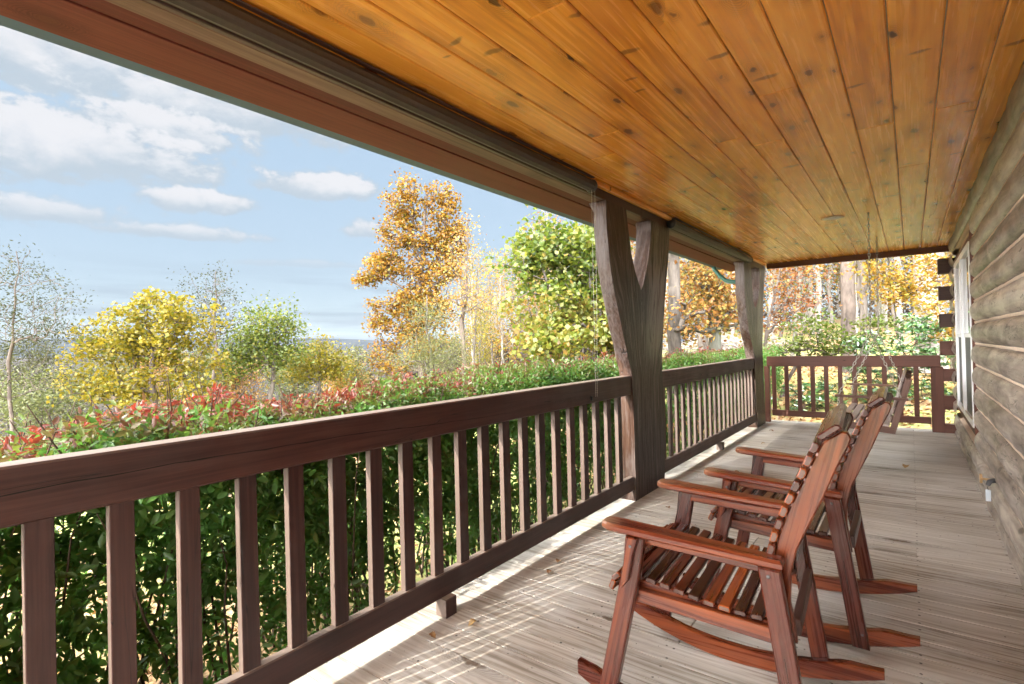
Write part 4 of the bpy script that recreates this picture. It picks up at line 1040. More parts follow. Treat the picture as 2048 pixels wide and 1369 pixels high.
def grow(base, blobs, ntips, trunk_top, r0, seed, wander=0.06, trunk_pts=None, tip_r=0.006, up=0.35):
    """skeleton from trunk to tips scattered through the blobs; returns MB of limbs and tip positions"""
    rs = np.random.RandomState(seed)
    base = np.array(base, float); tt = np.array(trunk_top, float)
    H = np.linalg.norm(tt - base); n = max(6, int(H / 0.45))
    if trunk_pts is None:
        tr = [base + (tt - base) * (i / n) for i in range(n + 1)]
        w = np.zeros(3)
        for i in range(1, n + 1):
            w = w * 0.85 + rs.normal(size=3) * [1, 1, 0.1] * wander; tr[i] = tr[i] + w
    else: tr = [np.array(p, float) for p in trunk_pts]
    nodes = list(tr); par = [-1] + list(range(len(tr) - 1)); load = [0.0] * len(tr)
    vols = np.array([b[3] * b[4] * b[5] for b in blobs]) ** 0.5; pr = vols / vols.sum()  # share of twigs per blob
    tips = []
    for _ in range(ntips):
        b = blobs[rs.choice(len(blobs), p=pr)]
        d = rs.normal(size=3); d /= np.linalg.norm(d); rad = rs.rand() ** (1 / 2.2)
        tips.append(np.array(b[:3]) + d * rad * np.array(b[3:6]))
    tips = np.array(tips)
    axis_d = np.linalg.norm(tips[:, :2] - base[:2], axis=1)
    order = np.argsort(axis_d + 0.15 * np.abs(tips[:, 2] - base[2])); ends = []
    N = np.array(nodes)
    for ti in order:
        T = tips[ti]
        dv = T - N; dist = np.linalg.norm(dv, axis=1)
        cost = dist + 0.9 * np.maximum(0, N[:, 2] - (T[2] - up * dist)) 
        j = int(np.argmin(cost)); a = N[j]; L = dist[j]
        m_ = max(2, min(7, int(L / 0.35))); last = j; pts = []
        bend = rs.normal(size=3) * 0.06 * L
        for k in range(1, m_ + 1):
            f = k / m_; p = a + (T - a) * f + bend * math.sin(math.pi * f) + np.array([0, 0, 1]) * (-0.10 * L * math.sin(math.pi * f) * (1 - f))
            nodes.append(p); par.append(last); load.append(0.0); last = len(nodes) - 1
        N = np.array(nodes); ends.append(last)
    for e in ends:
        k = e
        while k != -1: load[k] += 1; k = par[k]
    mx = max(load); rad = [max(tip_r, r0 * (l / mx) ** 0.48) for l in load]
    for i in range(len(tr)):
        rad[i] = max(rad[i], r0 * (1 - 0.80 * i / len(tr)) * 0.9)
    rad[0] *= 1.35
    kids = {}
    for i, p_ in enumerate(par):
        if p_ >= 0: kids.setdefault(p_, []).append(i)
    mb = MB(); stack = [(0, None)]
    while stack:
        i, pre = stack.pop()
        chain_ = ([pre] if pre is not None else []) + [i]
        while i in kids:
            ks = sorted(kids[i], key=lambda q: -rad[q])
            for q in ks[1:]: stack.append((q, i))
            i = ks[0]; chain_.append(i)
        if len(chain_) < 2: continue
        rr = [rad[q] for q in chain_]
        if pre is not None: rr[0] = min(rr[0], rr[1] * 1.2)
        mb.tube([nodes[q] for q in chain_], rr, 8 if rr[0] > 0.05 else (5 if rr[0] > 0.02 else 4), cap=False)
    return mb, np.array([nodes[e] for e in ends]), np.array(nodes[len(tr):])

def tree(name, label, cat, base, blobs, ntips, top, r0, nleaf, lsize, lmat, bmat, seed, spread=0.28, group=None, aspect=0.6, rfun=None, mid=0.35, **kw):
    base = np.array(base, float)
    root = thing(name, tuple(base), label, cat, group)
    mb, tips, nodes = grow(base, blobs, ntips, top, r0, seed, **kw)
    mb.build('trunk', BK[bmat], root)
    rs = np.random.RandomState(seed + 50)
    if nleaf:
        k = rs.randint(len(tips), size=int(nleaf * (1 - mid))); k2 = rs.randint(len(nodes), size=nleaf - len(k))
        # uneven density: some twigs carry far more leaves
        wgt = rs.rand(len(tips)) ** 2.0 + 0.04; k = rs.choice(len(tips), p=wgt / wgt.sum(), size=len(k))
        C = np.concatenate([tips[k], nodes[k2]]) + rs.normal(size=(nleaf, 3)) * spread * [1, 1, 0.75]
        C[:, 2] = np.maximum(C[:, 2], base[2] + 0.25)
        r = np.clip(0.5 + 0.22 * rs.normal(size=nleaf), 0, 1) if rfun is None else rfun(C, rs)
        leaves('crown', C, lsize * rs.uniform(0.7, 1.25, nleaf), r, LM[lmat], root, aspect=aspect, droop=0.25)
    return root
def B(px, py, d, rx, ry, rz=None):
    """blob centred on a photo pixel at depth d, radii in pixels across / up"""
    p = P(px, py, d); k = d / FPX
    return (p[0], p[1], p[2], rx * k, (rz or rx) * k, ry * k)
def gbase(px, d, dz=0.0):
    p = P(px, 690, d); return (p[0], p[1], float(gz(p[0], p[1])) + dz)

# ---- hedge of burning bush outside the railing
hedge = thing('hedge', (-3.05, 5.0, float(gz(-3, 5))), 'long burning bush hedge outside the railing, green with leaves turning red on top', 'hedge')
def hedge_top(x, y):
    return 1.055 + 0.045 * np.sin(y * 1.9) + 0.035 * np.sin(y * 4.3 + x * 3) + 0.035 * np.sin(x * 9 + y * 7) * np.sin(y * 3.1) - 0.17 * np.exp(-(np.maximum(0, y + 0.3) / 1.9) ** 2)
def hedge_part(y0, y1, nside, ntop, nback, size, seed):
    """opposite leaves in pairs along short shoots: hanging ones on the porch side, upright ones on top"""
    rs = np.random.RandomState(seed); g0 = -0.55; NL = 10
    def shoots(x, y, z, d, L, redk):
        n = len(x); d = d / np.linalg.norm(d, axis=1, keepdims=True)
        a = np.cross(d, rs.normal(size=(n, 3))); a /= np.linalg.norm(a, axis=1, keepdims=True); b = np.cross(d, a)
        P_ = []; D_ = []; T_ = []
        for k in range(NL):
            f = (k // 2 + 0.6) / (NL / 2); side = (a if (k // 2) % 2 == 0 else b) * (1 if k % 2 else -1)
            ld = side * 0.85 + d * 0.45 + np.array([0, 0, -0.18]); ld /= np.linalg.norm(ld, axis=1, keepdims=True)
            pos = np.stack([x, y, z], 1) + d * (L * f)[:, None] + np.array([0, 0, -0.05]) * (f ** 2) + rs.normal(size=(n, 3)) * 0.006
            P_.append(pos + ld * size * 0.45); D_.append(ld); T_.append(np.full(n, f))
        C = np.concatenate(P_); Dd = np.concatenate(D_); xx, yy, zz = C.T
        f = np.clip((hedge_top(xx, yy) - zz) / 0.17, 0, 1); m_ = len(xx)
        near = np.exp(-np.maximum(0, yy - 0.9) / 2.1); bk = np.clip((-xx - 2.50) / 0.50, 0, 1)
        patch = 0.5 + 0.5 * np.sin(yy * 2.3 + 1.0) * np.sin(xx * 3.1 + yy)
        shoot_r = np.tile(rs.normal(size=n), NL)
        r_ = 0.25 + 0.09 * rs.normal(size=m_) + 0.10 * shoot_r + 0.10 * (1 - f)
        r_ += (1 - f) * ((0.05 + (0.20 + 0.62 * near) * (0.22 + 0.78 * bk) * (0.75 + 0.7 * patch)) + 0.10 * shoot_r + 0.07 * rs.normal(size=m_))
        r_ += np.clip((-xx - 2.95) / 0.5, 0, 1) * (1 - f) * (0.12 + 0.33 * np.clip((yy - 4.5) / 2.5, 0, 1))
        return C, Dd, np.clip(r_, 0, 1), np.where(f < 0.8, size * 0.74, size)
    out = []
    n = nside // NL; y = rs.uniform(y0, y1, n); t_ = rs.rand(n) ** 0.62; z = g0 + 0.20 + t_ * (hedge_top(-2.5, y) - g0 - 0.20)
    lump = 0.09 * np.sin(y * 5.1 + z * 3) + 0.07 * np.sin(z * 6.5 + y * 2.2)
    x = -2.56 - np.abs(rs.normal(size=n)) * 0.15 + lump - 0.10 * (1 - t_)
    d = np.stack([rs.uniform(0.2, 1.0, n), rs.normal(size=n) * 0.6, rs.uniform(-0.6, 0.7, n)], 1)
    out.append(shoots(x, y, z, d, rs.uniform(0.10, 0.22, n), 0))
    n = ntop // NL; y = rs.uniform(y0, y1, n); x = rs.uniform(-3.75, -2.46, n); L = rs.uniform(0.08, 0.20, n)
    z = hedge_top(x, y) - L * 0.9 - np.abs(rs.normal(size=n)) * 0.05 + (rs.rand(n) < 0.12) * rs.uniform(0, 0.07, n)
    d = np.stack([rs.normal(size=n) * 0.4, rs.normal(size=n) * 0.4, rs.uniform(0.6, 1.0, n)], 1)
    out.append(shoots(x, y, z, d, L, 1))
    n = nback // NL; y = rs.uniform(y0, y1, n); x = rs.uniform(-3.75, -2.7, n); z = g0 + 0.40 + (rs.rand(n) ** 0.8) * (hedge_top(x, y) - g0 - 0.5)
    d = rs.normal(size=(n, 3)); out.append(shoots(x, y, z, d, rs.uniform(0.10, 0.22, n), 2))
    return [np.concatenate([o[k] for o in out]) for k in range(4)]
parts_ = [hedge_part(*a) for a in ((-1.2, 1.2, 19000, 10500, 4500, 0.062, 1), (1.2, 3.2, 18000, 10500, 4500, 0.058, 2), (3.2, 6.5, 22000, 12500, 7000, 0.056, 3), (6.5, 14.5, 16000, 15000, 8000, 0.062, 4))]
allC, allD, allR, allS = [np.concatenate([p_[k] for p_ in parts_]) for k in range(4)]
HN = len(allC)
leaves('foliage', allC, allS * RS.uniform(0.7, 1.2, HN), allR, LM['hedge'], hedge, aspect=0.40, six=True, up=0.35, dirs=allD)
st = MB(); rs = np.random.RandomState(5)
for k in range(520):
    yb = rs.uniform(-1.4, 14); xb = rs.uniform(-3.5, -2.62)
    g0 = -0.56; h = rs.uniform(0.9, 1.55); lean = rs.normal(size=2) * 0.22
    if k % 8 == 0: cy = yb
    else: yb = cy + rs.normal() * 0.16; xb = np.clip(xb, -3.3, -2.7)
    if yb > 9 and k % 2: continue
    p0 = np.array([xb, yb, g0]); pts = [p0]
    for i in range(1, 6):
        f = i / 5; pts.append(p0 + np.array([lean[0] * f ** 1.3 + rs.normal() * .02, lean[1] * f ** 1.3 + rs.normal() * .02, h * f]))
    st.tube(pts, [0.009, 0.008, 0.0065, 0.005, 0.0035, 0.002], 5, cap=False)
for k in range(300):                                  # bare tips standing above the clipped top
    y = rs.uniform(-0.8, 9); x = rs.uniform(-3.6, -2.45); z = float(hedge_top(x, y))
    d = rs.normal(size=2) * 0.06
    st.tube([(x, y, z - 0.30), (x + d[0], y + d[1], z - 0.08), (x + d[0] * 1.6, y + d[1] * 1.6, z + rs.uniform(0.0, 0.11))], [0.0045, 0.0035, 0.0018], 4, cap=False)
st.build('stems', BK['twig'], hedge)

# ---- trees beyond the hedge, left to right
def rf(mean, sd): return lambda C, rs: np.clip(mean + sd * rs.normal(size=len(C)), 0, 1)
GB = 'trees beyond the hedge'
tree('thin_tree', 'thin half bare olive leafed tree at the left edge of the view', 'tree', gbase(28, 13), [B(70, 600, 13, 75, 60), B(40, 540, 13, 60, 55), B(100, 660, 13, 90, 45), B(20, 640, 13, 60, 60), B(60, 760, 13, 80, 40)], 230,
     P(18, 500, 13), 0.042, 3600, 0.075, 'olive', 'dark', 21, spread=0.20, aspect=0.35, rfun=rf(0.45, 0.25), group=GB)
tree('yellow_tree', 'broad bright yellow tree rising above the hedge', 'tree', gbase(300, 15), [B(300, 680, 15, 120, 70), B(220, 700, 15, 80, 65), B(360, 640, 15, 90, 55), B(290, 610, 15, 60, 30), B(170, 770, 15, 50, 50), B(400, 740, 15, 60, 60), B(290, 770, 15, 110, 50)], 330,
     P(310, 620, 15), 0.10, 9500, 0.11, 'yellow', 'dark', 22, spread=0.14, aspect=0.8, rfun=rf(0.48, 0.32), group=GB)
tree('wispy_tree', 'wispy nearly bare tree with tiny leaves behind the yellow tree', 'tree', gbase(425, 20), [B(425, 590, 20, 60, 50), B(420, 640, 20, 65, 50), B(440, 560, 20, 35, 28), B(460, 660, 20, 40, 50)], 150,
     P(428, 545, 20), 0.06, 2300, 0.085, 'olive', 'dark', 23, spread=0.26, aspect=0.5, rfun=rf(0.5, 0.25), group=GB)
tree('round_tree', 'small round topped tree with olive green and gold leaves', 'tree', gbase(535, 17), [B(535, 650, 17, 62, 50), B(510, 690, 17, 60, 45), B(560, 690, 17, 45, 45), B(500, 730, 17, 60, 30)], 140,
     P(535, 620, 17), 0.07, 5600, 0.10, 'ygreen', 'grey', 24, spread=0.25, aspect=0.75, rfun=rf(0.35, 0.3), group=GB)
tree('low_tree', 'low yellow green tree right of the round topped one', 'tree', gbase(635, 19), [B(635, 720, 19, 60, 35), B(600, 735, 19, 40, 30), B(665, 735, 19, 40, 28), B(640, 695, 19, 25, 20)], 90,
     P(635, 690, 19), 0.06, 3800, 0.10, 'yellow', 'grey', 25, spread=0.24, aspect=0.75, rfun=rf(0.2, 0.25), group=GB)
tree('young_tree', 'pale green young tree just left of the tall orange one', 'tree', gbase(715, 21), [B(712, 725, 21, 30, 35), B(700, 745, 21, 40, 25)], 50,
     P(715, 690, 21), 0.05, 1500, 0.09, 'pale', 'grey', 26, spread=0.22, aspect=0.6, group=GB)
tree('orange_tree', 'tallest orange leafed tree standing against the sky', 'tree', gbase(835, 22), [B(812, 400, 22, 38, 50), B(885, 415, 22, 38, 50), B(800, 465, 22, 40, 40), B(895, 480, 22, 38, 50), B(765, 535, 22, 42, 28), B(850, 545, 22, 60, 32), B(900, 520, 22, 30, 40), B(735, 560, 22, 22, 8),
      B(755, 645, 22, 26, 26), B(815, 655, 22, 50, 35), B(870, 620, 22, 40, 40), B(765, 705, 22, 38, 22), B(790, 735, 22, 45, 14), B(745, 610, 22, 18, 10), B(925, 470, 22, 10, 35), B(838, 600, 22, 55, 35), B(845, 480, 22, 40, 45), B(780, 498, 22, 30, 28), B(800, 610, 22, 40, 25), B(850, 690, 22, 55, 30)], 760,
     P(842, 370, 22), 0.17, 19000, 0.125, 'orange', 'dark', 27, spread=0.17, aspect=0.75, rfun=rf(0.52, 0.30), group=GB, up=0.55)
tree('pale_tree', 'feathery pale green tree in front of the orange one', 'tree', gbase(860, 15), [B(860, 690, 15, 60, 45), B(850, 630, 15, 35, 40), B(900, 700, 15, 45, 40), B(810, 720, 15, 50, 25), B(880, 730, 15, 60, 20)], 160,
     P(857, 590, 15), 0.06, 9000, 0.075, 'pale', 'grey', 28, spread=0.20, aspect=0.22, group=GB)
tree('bare_tree', 'slim crooked tree with bare branches and few brown leaves', 'tree', gbase(925, 17), [B(925, 560, 17, 45, 70), B(900, 610, 17, 40, 40), B(960, 600, 17, 40, 50), B(930, 480, 17, 30, 50)], 110,
     P(930, 440, 17), 0.075, 1300, 0.085, 'rust', 'dark', 29, spread=0.22, aspect=0.6, rfun=rf(0.75, .2), group=GB)
tree('maple_tree', 'big leafy green and gold maple tree left of the nearer forked post', 'tree', gbase(1190, 10.5), [B(1080, 470, 10.5, 70, 45), B(1040, 520, 10, 50, 45), B(1130, 520, 10.5, 80, 60), B(1100, 600, 10.5, 90, 50), B(1180, 560, 11, 60, 110), B(1150, 670, 10, 110, 50), B(1080, 690, 10, 60, 35), B(1200, 480, 11, 50, 50), B(1230, 650, 10.5, 60, 70)], 300,
     P(1205, 450, 10.8), 0.10, 13500, 0.10, 'maple', 'grey', 30, spread=0.15, aspect=0.85, rfun=lambda C, rs: np.clip(0.40 + 0.22 * rs.normal(size=len(C)) + 0.25 * (C[:, 2] < 2.2), 0, 1), group=GB, mid=0.25)
tree('beech_tree', 'orange and gold leafed tree seen between the two forked posts', 'tree', gbase(1435, 13), [B(1400, 600, 13, 60, 45), B(1360, 640, 13, 45, 40), B(1450, 620, 13, 50, 45), B(1430, 560, 13, 60, 35), B(1380, 540, 13, 40, 30)], 150,
     P(1428, 500, 13), 0.15, 5000, 0.10, 'rust', 'lichen', 31, spread=0.24, aspect=0.7, rfun=rf(0.62, 0.28), group=GB, wander=0.04)
tree('broad_trunk_tree', 'tree with a stout pale grey trunk just right of the nearer forked post', 'tree', gbase(1345, 11.5), [B(1345, 420, 11.5, 150, 60), B(1365, 620, 11.2, 45, 40)], 60, P(1338, 350, 11.5), 0.15, 1200, 0.10, 'rust', 'grey', 32, spread=0.3, aspect=0.7, group=GB, wander=0.02)

tk = []
for i, (px, py, d, h, m_, rm) in enumerate(((95, 780, 19, 150, 'pale', .3), (180, 760, 24, 120, 'olive', .8), (20, 790, 22, 140, 'pale', .5), (410, 735, 24, 110, 'pale', .35), (480, 740, 25, 90, 'rust', .6),
        (585, 740, 27, 80, 'pale', .4), (690, 745, 24, 60, 'rust', .7), (60, 700, 34, 110, 'olive', .7), (330, 720, 33, 90, 'rust', .6), (560, 715, 36, 60, 'pale', .3), (230, 730, 36, 90, 'pale', .6))):
    nm = ['pale green', 'olive', 'pale gold', 'soft green', 'russet', 'light green', 'brownish', 'dull olive', 'faded russet', 'greyish green', 'straw coloured'][i]
    tree('thicket_tree', f'{nm} bushy thicket tree below the hedge line, {["left edge", "beside the thin tree", "leftmost", "right of yellow tree", "under the round tree", "by the low tree", "left of the orange tree", "far left behind", "behind the yellow tree", "behind the round tree", "far behind yellow tree"][i]}', 'tree', gbase(px, d),
         [B(px, py, d, h * .5, h * .35), B(px - h * .3, py + h * .2, d, h * .35, h * .3), B(px + h * .3, py + h * .15, d, h * .35, h * .3), B(px, py + h * .6, d, h * .6, h * .4)], 110,
         P(px, py - h * .3, d), 0.05, 4200, 0.10 + d * .001, m_, 'grey', 300 + i, spread=0.3, aspect=0.5, rfun=rf(rm, 0.25), group='thicket trees below the hedge line')
# ---- woods: individual trunks, four kinds, copied
GW = 'trees of the woods beyond the porch end'
def proto(name, label, seed, H, r0, bmat, lmat, nleaf, lsize, mean, lean=(0, 0), crown0=0.45):
    root = thing(name, (0, 0, 0), label, 'tree', GW)
    bl = [(lean[0] * .8, lean[1] * .8, H * .85, H * .13, H * .13, H * .18), (lean[0] * .5, lean[1] * .5, H * .62, H * .17, H * .17, H * .14), (0.3, 0, H * crown0, H * .16, H * .16, H * .10)]
    mb, tips, nodes = grow((0, 0, -0.3), bl, 85, (lean[0], lean[1], H * .97), r0, seed, tip_r=0.010, wander=0.05, up=0.6)
    mb.build('trunk', BK[bmat], root); rs = np.random.RandomState(seed)
    C = tips[rs.randint(len(tips), size=nleaf)] + rs.normal(size=(nleaf, 3)) * 0.38
    leaves('crown', C, lsize * rs.uniform(.7, 1.3, nleaf), np.clip(mean + 0.25 * rs.normal(size=nleaf), 0, 1), LM[lmat], root, aspect=0.65)
    return root
protos = [proto('woodland_tree', 'x', 41, 13, 0.105, 'pale', 'rust', 1900, 0.15, 0.6),
          proto('woodland_tree', 'x', 42, 11, 0.085, 'grey', 'yellow', 1300, 0.15, 0.5, (0.8, 0.2)),
          proto('woodland_tree', 'x', 43, 12, 0.09, 'lichen', 'orange', 2300, 0.15, 0.5, (-0.5, 0.3), 0.38),
          proto('woodland_tree', 'x', 44, 9, 0.065, 'grey', 'ygreen', 1000, 0.13, 0.6, (0.3, -0.4), 0.35)]
used = [False] * 4
# chosen trunks that stand out: (pixel, depth, kind, scale)
marks = [(1800, 19, 0, 0.95, 'straight pale trunk standing between the swing chains and the widest trunk'),
         (1640, 24, 0, 1.1, 'pale trunk above the left half of the end railing'), (1585, 21, 2, 0.9, 'slim trunk just right of the farther forked post'), (1610, 33, 0, 1.2, None), (1665, 36, 0, 1.3, None),
         (1760, 30, 0, 1.2, None), (1560, 30, 1, 1.1, None), (1735, 40, 2, 1.3, None), (1830, 34, 1, 1.2, None), (1890, 26, 2, 1.1, None)]
rs = np.random.RandomState(77)
for k in range(74):
    px = rs.uniform(1230, 1930) if k > 30 else rs.uniform(940, 1240); d_ = rs.uniform(20, 50)
    sc_ = rs.uniform(0.8, 1.2) if k > 30 else (d_ * rs.uniform(170, 265) / FPX + 1.5) / 12.0
    marks.append((px, d_, rs.choice([0, 1, 2, 3], p=[.36, .2, .24, .2]), sc_, None))
adj = {0: 'pale barked', 1: 'yellow leafed', 2: 'orange leafed', 3: 'yellow green leafed'}
zones = [(990, 'left of the green and gold maple'), (1120, 'behind the left half of the green and gold maple'), (1245, 'behind the right half of the green and gold maple'), (1345, 'just right of the nearer forked post'),
         (1420, 'midway between the forked posts'), (1505, 'just left of the farther forked post'), (1600, 'above the left end of the end railing'), (1690, 'left of the dark straight trunk'), (1780, 'behind the swing chains'), (1850, 'behind the large rhododendron'), (2100, 'at the corner log ends')]
marks.sort(key=lambda q: q[1]); cnt_ = {}
ordn = ['nearest', 'second nearest', 'third nearest', 'fourth nearest', 'fifth nearest', 'sixth nearest', 'seventh nearest', 'eighth nearest']
for px, d, kd, sc, lab in marks:
    p = P(px, 690, d); kd = int(kd)
    o = protos[kd] if not used[kd] else copy_tree(protos[kd]); used[kd] = True
    o.location = (p[0], p[1], float(gz(p[0], p[1]))); o.rotation_euler = (0, 0, rs.uniform(0, 6.28)); o.scale = (sc, sc, sc)
    zn = next(z_ for lim, z_ in zones if px < lim); cnt_[(kd, zn)] = cnt_.get((kd, zn), -1) + 1
    o['label'] = lab or f'{ordn[cnt_[(kd, zn)]]} {adj[kd]} tree {zn}'

tree('straight_trunk_tree', 'dark straight trunk seen left of the swing chains above the end railing', 'tree', gbase(1702, 15.5), [B(1690, 330, 15.5, 150, 80)], 30, P(1686, 250, 15.5), 0.185, 500, 0.1, 'rust', 'dark', 81, spread=.3, group=GW, wander=0.015)
tree('slim_trunk_tree', 'slim lichen grey trunk standing just right of the darkest trunk', 'tree', gbase(1727, 17), [B(1700, 330, 17, 120, 80)], 24, P(1706, 250, 17), 0.10, 400, 0.1, 'yellow', 'grey', 82, spread=.3, group=GW, wander=0.03)
tree('pale_trunk_tree', 'widest pale trunk just left of the corner log ends', 'tree', gbase(1858, 15), [B(1850, 300, 15, 150, 80)], 30, P(1846, 250, 15), 0.34, 500, 0.1, 'orange', 'pale', 83, spread=.3, group=GW, wander=0.012)
tree('twin_trunk_tree', 'grey trunk leaning slightly left behind the orange and gold tree', 'tree', gbase(1412, 16), [B(1400, 420, 16, 100, 60)], 40, P(1395, 300, 16), 0.16, 900, 0.1, 'rust', 'grey', 84, spread=.3, group=GW, wander=0.03)
# ---- yellow and green branches close to the end of the porch
tree('spreading_maple', 'small tree with flat green and olive leaf sprays behind the end railing', 'tree', gbase(1560, 13), [B(1620, 650, 12.5, 60, 25), B(1700, 680, 12, 70, 18), B(1760, 650, 12.5, 50, 14), B(1590, 690, 12.5, 50, 22), B(1660, 700, 12.5, 50, 18)], 110,
     P(1640, 600, 13), 0.045, 2000, 0.10, 'ygreen', 'dark', 61, spread=0.12, aspect=0.55, rfun=rf(0.25, 0.2), group=GB)
tree('gold_leafed_tree', 'tree whose gold leaf sprays hang under the ceiling edge above the end railing', 'tree', gbase(1905, 14), [B(1740, 540, 13, 70, 16), B(1840, 560, 13, 70, 25), B(1880, 610, 12, 50, 18), B(1860, 520, 13, 60, 15), B(1890, 660, 12, 40, 14), B(1790, 590, 13, 60, 15)], 120,
     P(1890, 440, 14), 0.05, 3000, 0.10, 'orange', 'dark', 62, spread=0.16, aspect=0.55, rfun=rf(0.75, 0.2), group=GB)
tree('russet_tree', 'russet leafed tree beside the farther forked post', 'tree', gbase(1530, 14), [B(1565, 560, 14, 35, 40), B(1590, 600, 14, 50, 30), B(1610, 540, 14, 50, 25), B(1560, 640, 14, 35, 30)], 110,
     P(1560, 480, 14), 0.05, 1300, 0.09, 'rust', 'dark', 63, spread=0.20, aspect=0.6, rfun=rf(0.15, 0.2), group=GB)

# ---- rhododendrons behind the end railing
def rhodo(base, blobs, n, label, seed):
    root = thing('rhododendron', base, label, 'shrub', 'shrubs behind the end railing')
    mb, tips, nodes = grow(base, blobs, n, (base[0], base[1], base[2] + 0.5), 0.03, seed, tip_r=0.007)
    mb.build('stems', BK['twig'], root); rs = np.random.RandomState(seed)
    C = []; Dd = []
    for t_ in tips:                                   # whorls of long leaves at the twig ends
        m_ = rs.randint(7, 12); a = rs.rand() * 6.28
        for j in range(m_):
            an = a + 6.283 * j / m_; d = np.array([math.cos(an), math.sin(an), rs.uniform(-0.55, 0.45)]); d /= np.linalg.norm(d)
            C.append(t_ + d * 0.065); Dd.append(d)
    C = np.array(C); Dd = np.array(Dd)
    leaves('foliage', C, rs.uniform(0.10, 0.15, len(C)), np.clip(0.5 + .3 * rs.normal(size=len(C)), 0, 1), LM['rhodo'], root, aspect=0.30, six=True, dirs=Dd, up=0.6, fold=0.15)
    return root
p = gbase(1800, 11.5); rhodo(p, [B(1800, 690, 11.3, 95, 36), B(1840, 650, 11.3, 50, 25), B(1740, 740, 11.3, 60, 40), B(1850, 730, 11.3, 60, 60), B(1780, 790, 11.2, 90, 40), B(1720, 690, 11.5, 30, 20)], 400, 'large dark glossy rhododendron behind the swing and end railing', 71)
p = gbase(1600, 11.2); rhodo(p, [B(1605, 800, 11.2, 60, 40), B(1650, 790, 11.2, 40, 40)], 90, 'low rhododendron seen through the left balusters of the end railing', 72)
p = gbase(1905, 11); rhodo(p, [B(1905, 800, 11, 30, 40)], 40, 'small green shrub at the house corner beside the log ends', 73)

# ---- leaf litter, brushwood, shed
rs = np.random.RandomState(91); n = 15000
y = rs.uniform(9.2, 22, n); x = rs.uniform(-7, 5, n)
leaves('leaf_litter', np.stack([x, y, gz(x, y) + 0.02], 1), 0.11 * rs.uniform(.6, 1.2, n), rs.rand(n), LM['litter'], None, aspect=0.7, up=2.0)
tag(bpy.data.objects['leaf_litter'], 'fallen autumn leaves covering the ground beyond the porch end', 'leaves', kind='stuff')
n = 9000; y = rs.uniform(-2, 12, n); x = rs.uniform(-7, -1.7, n)
lo = leaves('leaf_litter', np.stack([x, y, gz(x, y) + 0.02], 1), 0.07 * rs.uniform(.6, 1.2, n), rs.rand(n), LM['litter'], None, aspect=0.7, up=2.0)
tag(lo, 'fallen leaves on the ground under the hedge', 'leaves', kind='stuff')
br = MB(); c0 = P(1465, 695, 22)
for k in range(260):
    a = rs.uniform(-0.5, 0.5) + 2.6; L = rs.uniform(0.8, 2.6)
    p0 = c0 + np.array([rs.normal() * 1.3, rs.normal() * 0.8, 0]); p0[2] = float(gz(p0[0], p0[1])) + rs.uniform(0.0, 0.7)
    d = np.array([math.cos(a + rs.normal() * .35), math.sin(a + rs.normal() * .35) * .6, rs.normal() * 0.22])
    br.tube([p0, p0 + d * L * .5 + rs.normal(size=3) * .06, p0 + d * L], [0.02, 0.014, 0.005], 4, cap=False)
bro = br.build('brush_pile', BK['pale']); tag(bro, 'heap of bleached fallen branches on the ground between the forked posts', 'branches')
ph = P(1578, 716, 42); shed = thing('shed', (ph[0], ph[1], float(gz(ph[0], ph[1]))), 'small pale green gabled shed far off in the woods', 'shed')
gz0 = shed.location.z; top_ = P(1578, 703, 42)[2]
MB().prism([(-1.3, gz0), (1.3, gz0), (1.3, top_ - 0.9), (0, top_), (-1.3, top_ - 0.9)], 3.5, O=(ph[0], ph[1], 0), ch=0.01).build('walls', simple('pale_green_paint', (0.42, 0.52, 0.46), 0.7), shed)
for s in (-1, 1): MB().bar((ph[0] + s * 1.6, ph[1], top_ - 1.05), (ph[0], ph[1], top_ + 0.06), 3.9, 0.08).build('roof', 'shingle', shed)

# distant wooded slopes below the house, one mass
rs = np.random.RandomState(99); n = 42000
ang = rs.uniform(-2.0, -0.45, n); r = 45 * np.exp(rs.rand(n) * 2.4)
x = r * np.sin(ang); y = r * np.cos(ang); z0 = gz(x, y)
hgt = np.minimum(11, 4 + r * 0.05) * rs.rand(n) ** 0.8
n2_ = 26000; ang2 = rs.uniform(-0.76, 0.12, n2_); r2 = rs.uniform(48, 85, n2_); x2 = r2 * np.sin(ang2); y2 = r2 * np.cos(ang2)
h2 = rs.rand(n2_) ** 1.1 * (7.5 + 2.5 * np.sin(ang2 * 31) + 1.5 * np.sin(ang2 * 83)) * np.where(ang2 < -0.5, 0.8, 1.0)
x = np.concatenate([x, x2]); y = np.concatenate([y, y2]); r = np.concatenate([r, r2]); hgt = np.concatenate([hgt, h2]); z0 = gz(x, y)
sz_ = np.concatenate([(0.5 + r[:n] * 0.006), np.full(n2_, 0.34)]); n = n + n2_
fw_ = leaves('far_woods', np.stack([x, y, z0 + hgt], 1), sz_ * rs.uniform(.6, 1.3, n), rs.rand(n),
             leaf_mat('far_woods_foliage', [(0.0, (0.045, 0.042, 0.042)), (0.35, (0.075, 0.062, 0.058)), (0.6, (0.12, 0.085, 0.05)), (0.8, (0.16, 0.11, 0.04)), (1.0, (0.075, 0.09, 0.038))], 0.3, gloss=0.0), None, aspect=0.7)
tag(fw_, 'hazy autumn woods on the slopes and beyond the nearer trees', 'woods', kind='stuff')

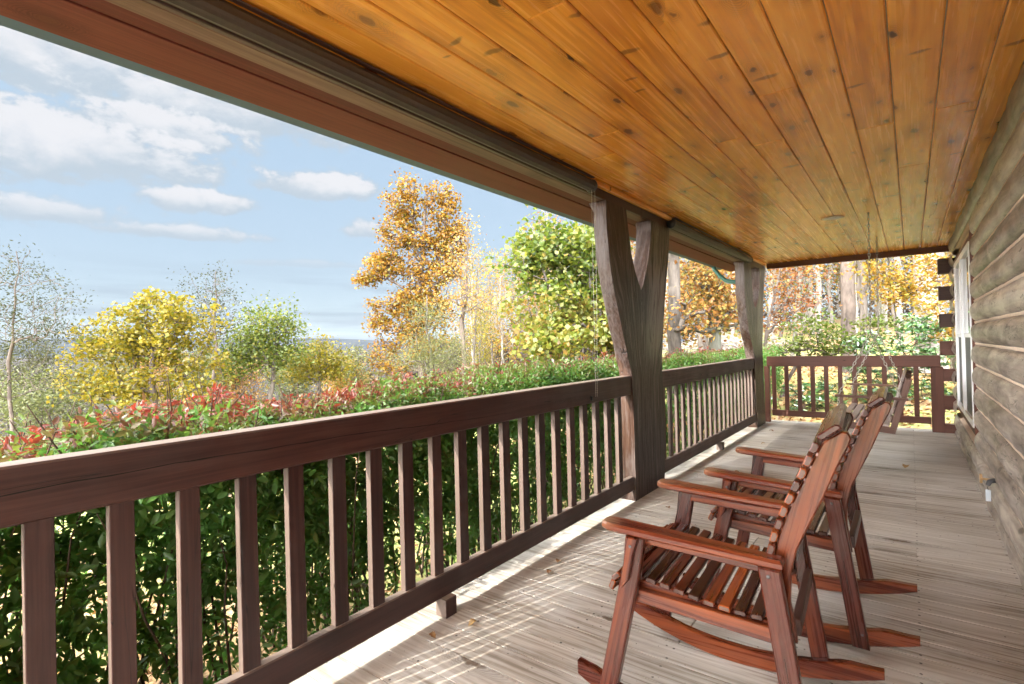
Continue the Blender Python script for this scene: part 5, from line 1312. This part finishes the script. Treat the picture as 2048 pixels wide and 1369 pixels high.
# ---- a few dry leaves on the deck
rs = np.random.RandomState(5)
spots = [(-0.065, 6.314, 0.085, 'curled brown dry leaf lying on the open deck right of the swing'), (-1.62, 1.80, 0.05, 'small dry leaf on the deck just past the foot block of the near railing'), (-1.70, 1.62, 0.045, 'small dry leaf on the deck before the foot block of the near railing'), (-1.66, 2.6, 0.05, 'small dry leaf farther along the sunlit strip beside the near railing'), (-1.63, 2.45, 0.04, 'tiny dry leaf in the baluster shadows of the near railing'),
         (-1.45, 6.9, 0.05, 'small dry leaf on the deck near the far end of the weathered railing'), (-1.55, 7.9, 0.06, 'small dry leaf on the deck at the farther forked post'), (-1.50, 3.9, 0.05, 'small dry leaf on the deck in front of the nearer forked post'), (-1.58, 4.4, 0.045, 'small dry leaf on the deck beside the base of the nearer forked post'), (-1.2, 4.2, 0.04, 'tiny dry leaf on the deck left of the farther rocking chair'), (-1.35, 5.3, 0.05, 'small dry leaf on the deck between the weathered railing and the swing'), (-1.25, 3.3, 0.035, 'tiny dry leaf on the deck in front of the rocking chair arms')]
for x, y, s, lab in spots:
    b = MB(); a = rs.rand() * 6.28; n = 9; V = []; F = []; w_ = s * 0.33
    for i in range(n):
        f = i / (n - 1); ww = w_ * math.sin(math.pi * min(1, f * 0.96 + 0.03)) ** 0.8 * (1 + .18 * (-1) ** i)
        zc = 0.004 + 0.22 * s * math.sin(f * 2.6) ** 2
        for j, off in enumerate((-1, -0.5, 0, 0.5, 1)):
            V.append((x + math.cos(a) * (f - .5) * s - math.sin(a) * off * ww, y + math.sin(a) * (f - .5) * s + math.cos(a) * off * ww, zc + abs(off) ** 1.5 * 0.35 * ww + 0.002))
    for i in range(n - 1):
        for j in range(4): F.append([i * 5 + j, i * 5 + j + 1, (i + 1) * 5 + j + 1, (i + 1) * 5 + j])
    b.add(V, F, V, rs.rand() * 0.8, 0, True)
    o = b.build('dry_leaf', LM['litter'])
    tag(o, lab or 'small dry leaf lying on the deck boards near the railing', 'leaf', 'dry leaves on the deck')

# ---- clear autumn air over the valley
USE_HAZE = True
if USE_HAZE:
    b = MB(); b.box((0, 0, 45), (10600, 10600, 262), 0, 0.5)
    hm, ht_, ho = new_mat('valley_haze')
    pv = ht_.new('ShaderNodeVolumePrincipled'); pv.inputs['Color'].default_value = (0.62, 0.74, 0.90, 1); pv.inputs['Density'].default_value = 0.000015
    ht_.l.new(pv.outputs[0], ho.inputs['Volume'])
    hz_o = b.build('haze', hm); tag(hz_o, kind='stuff')
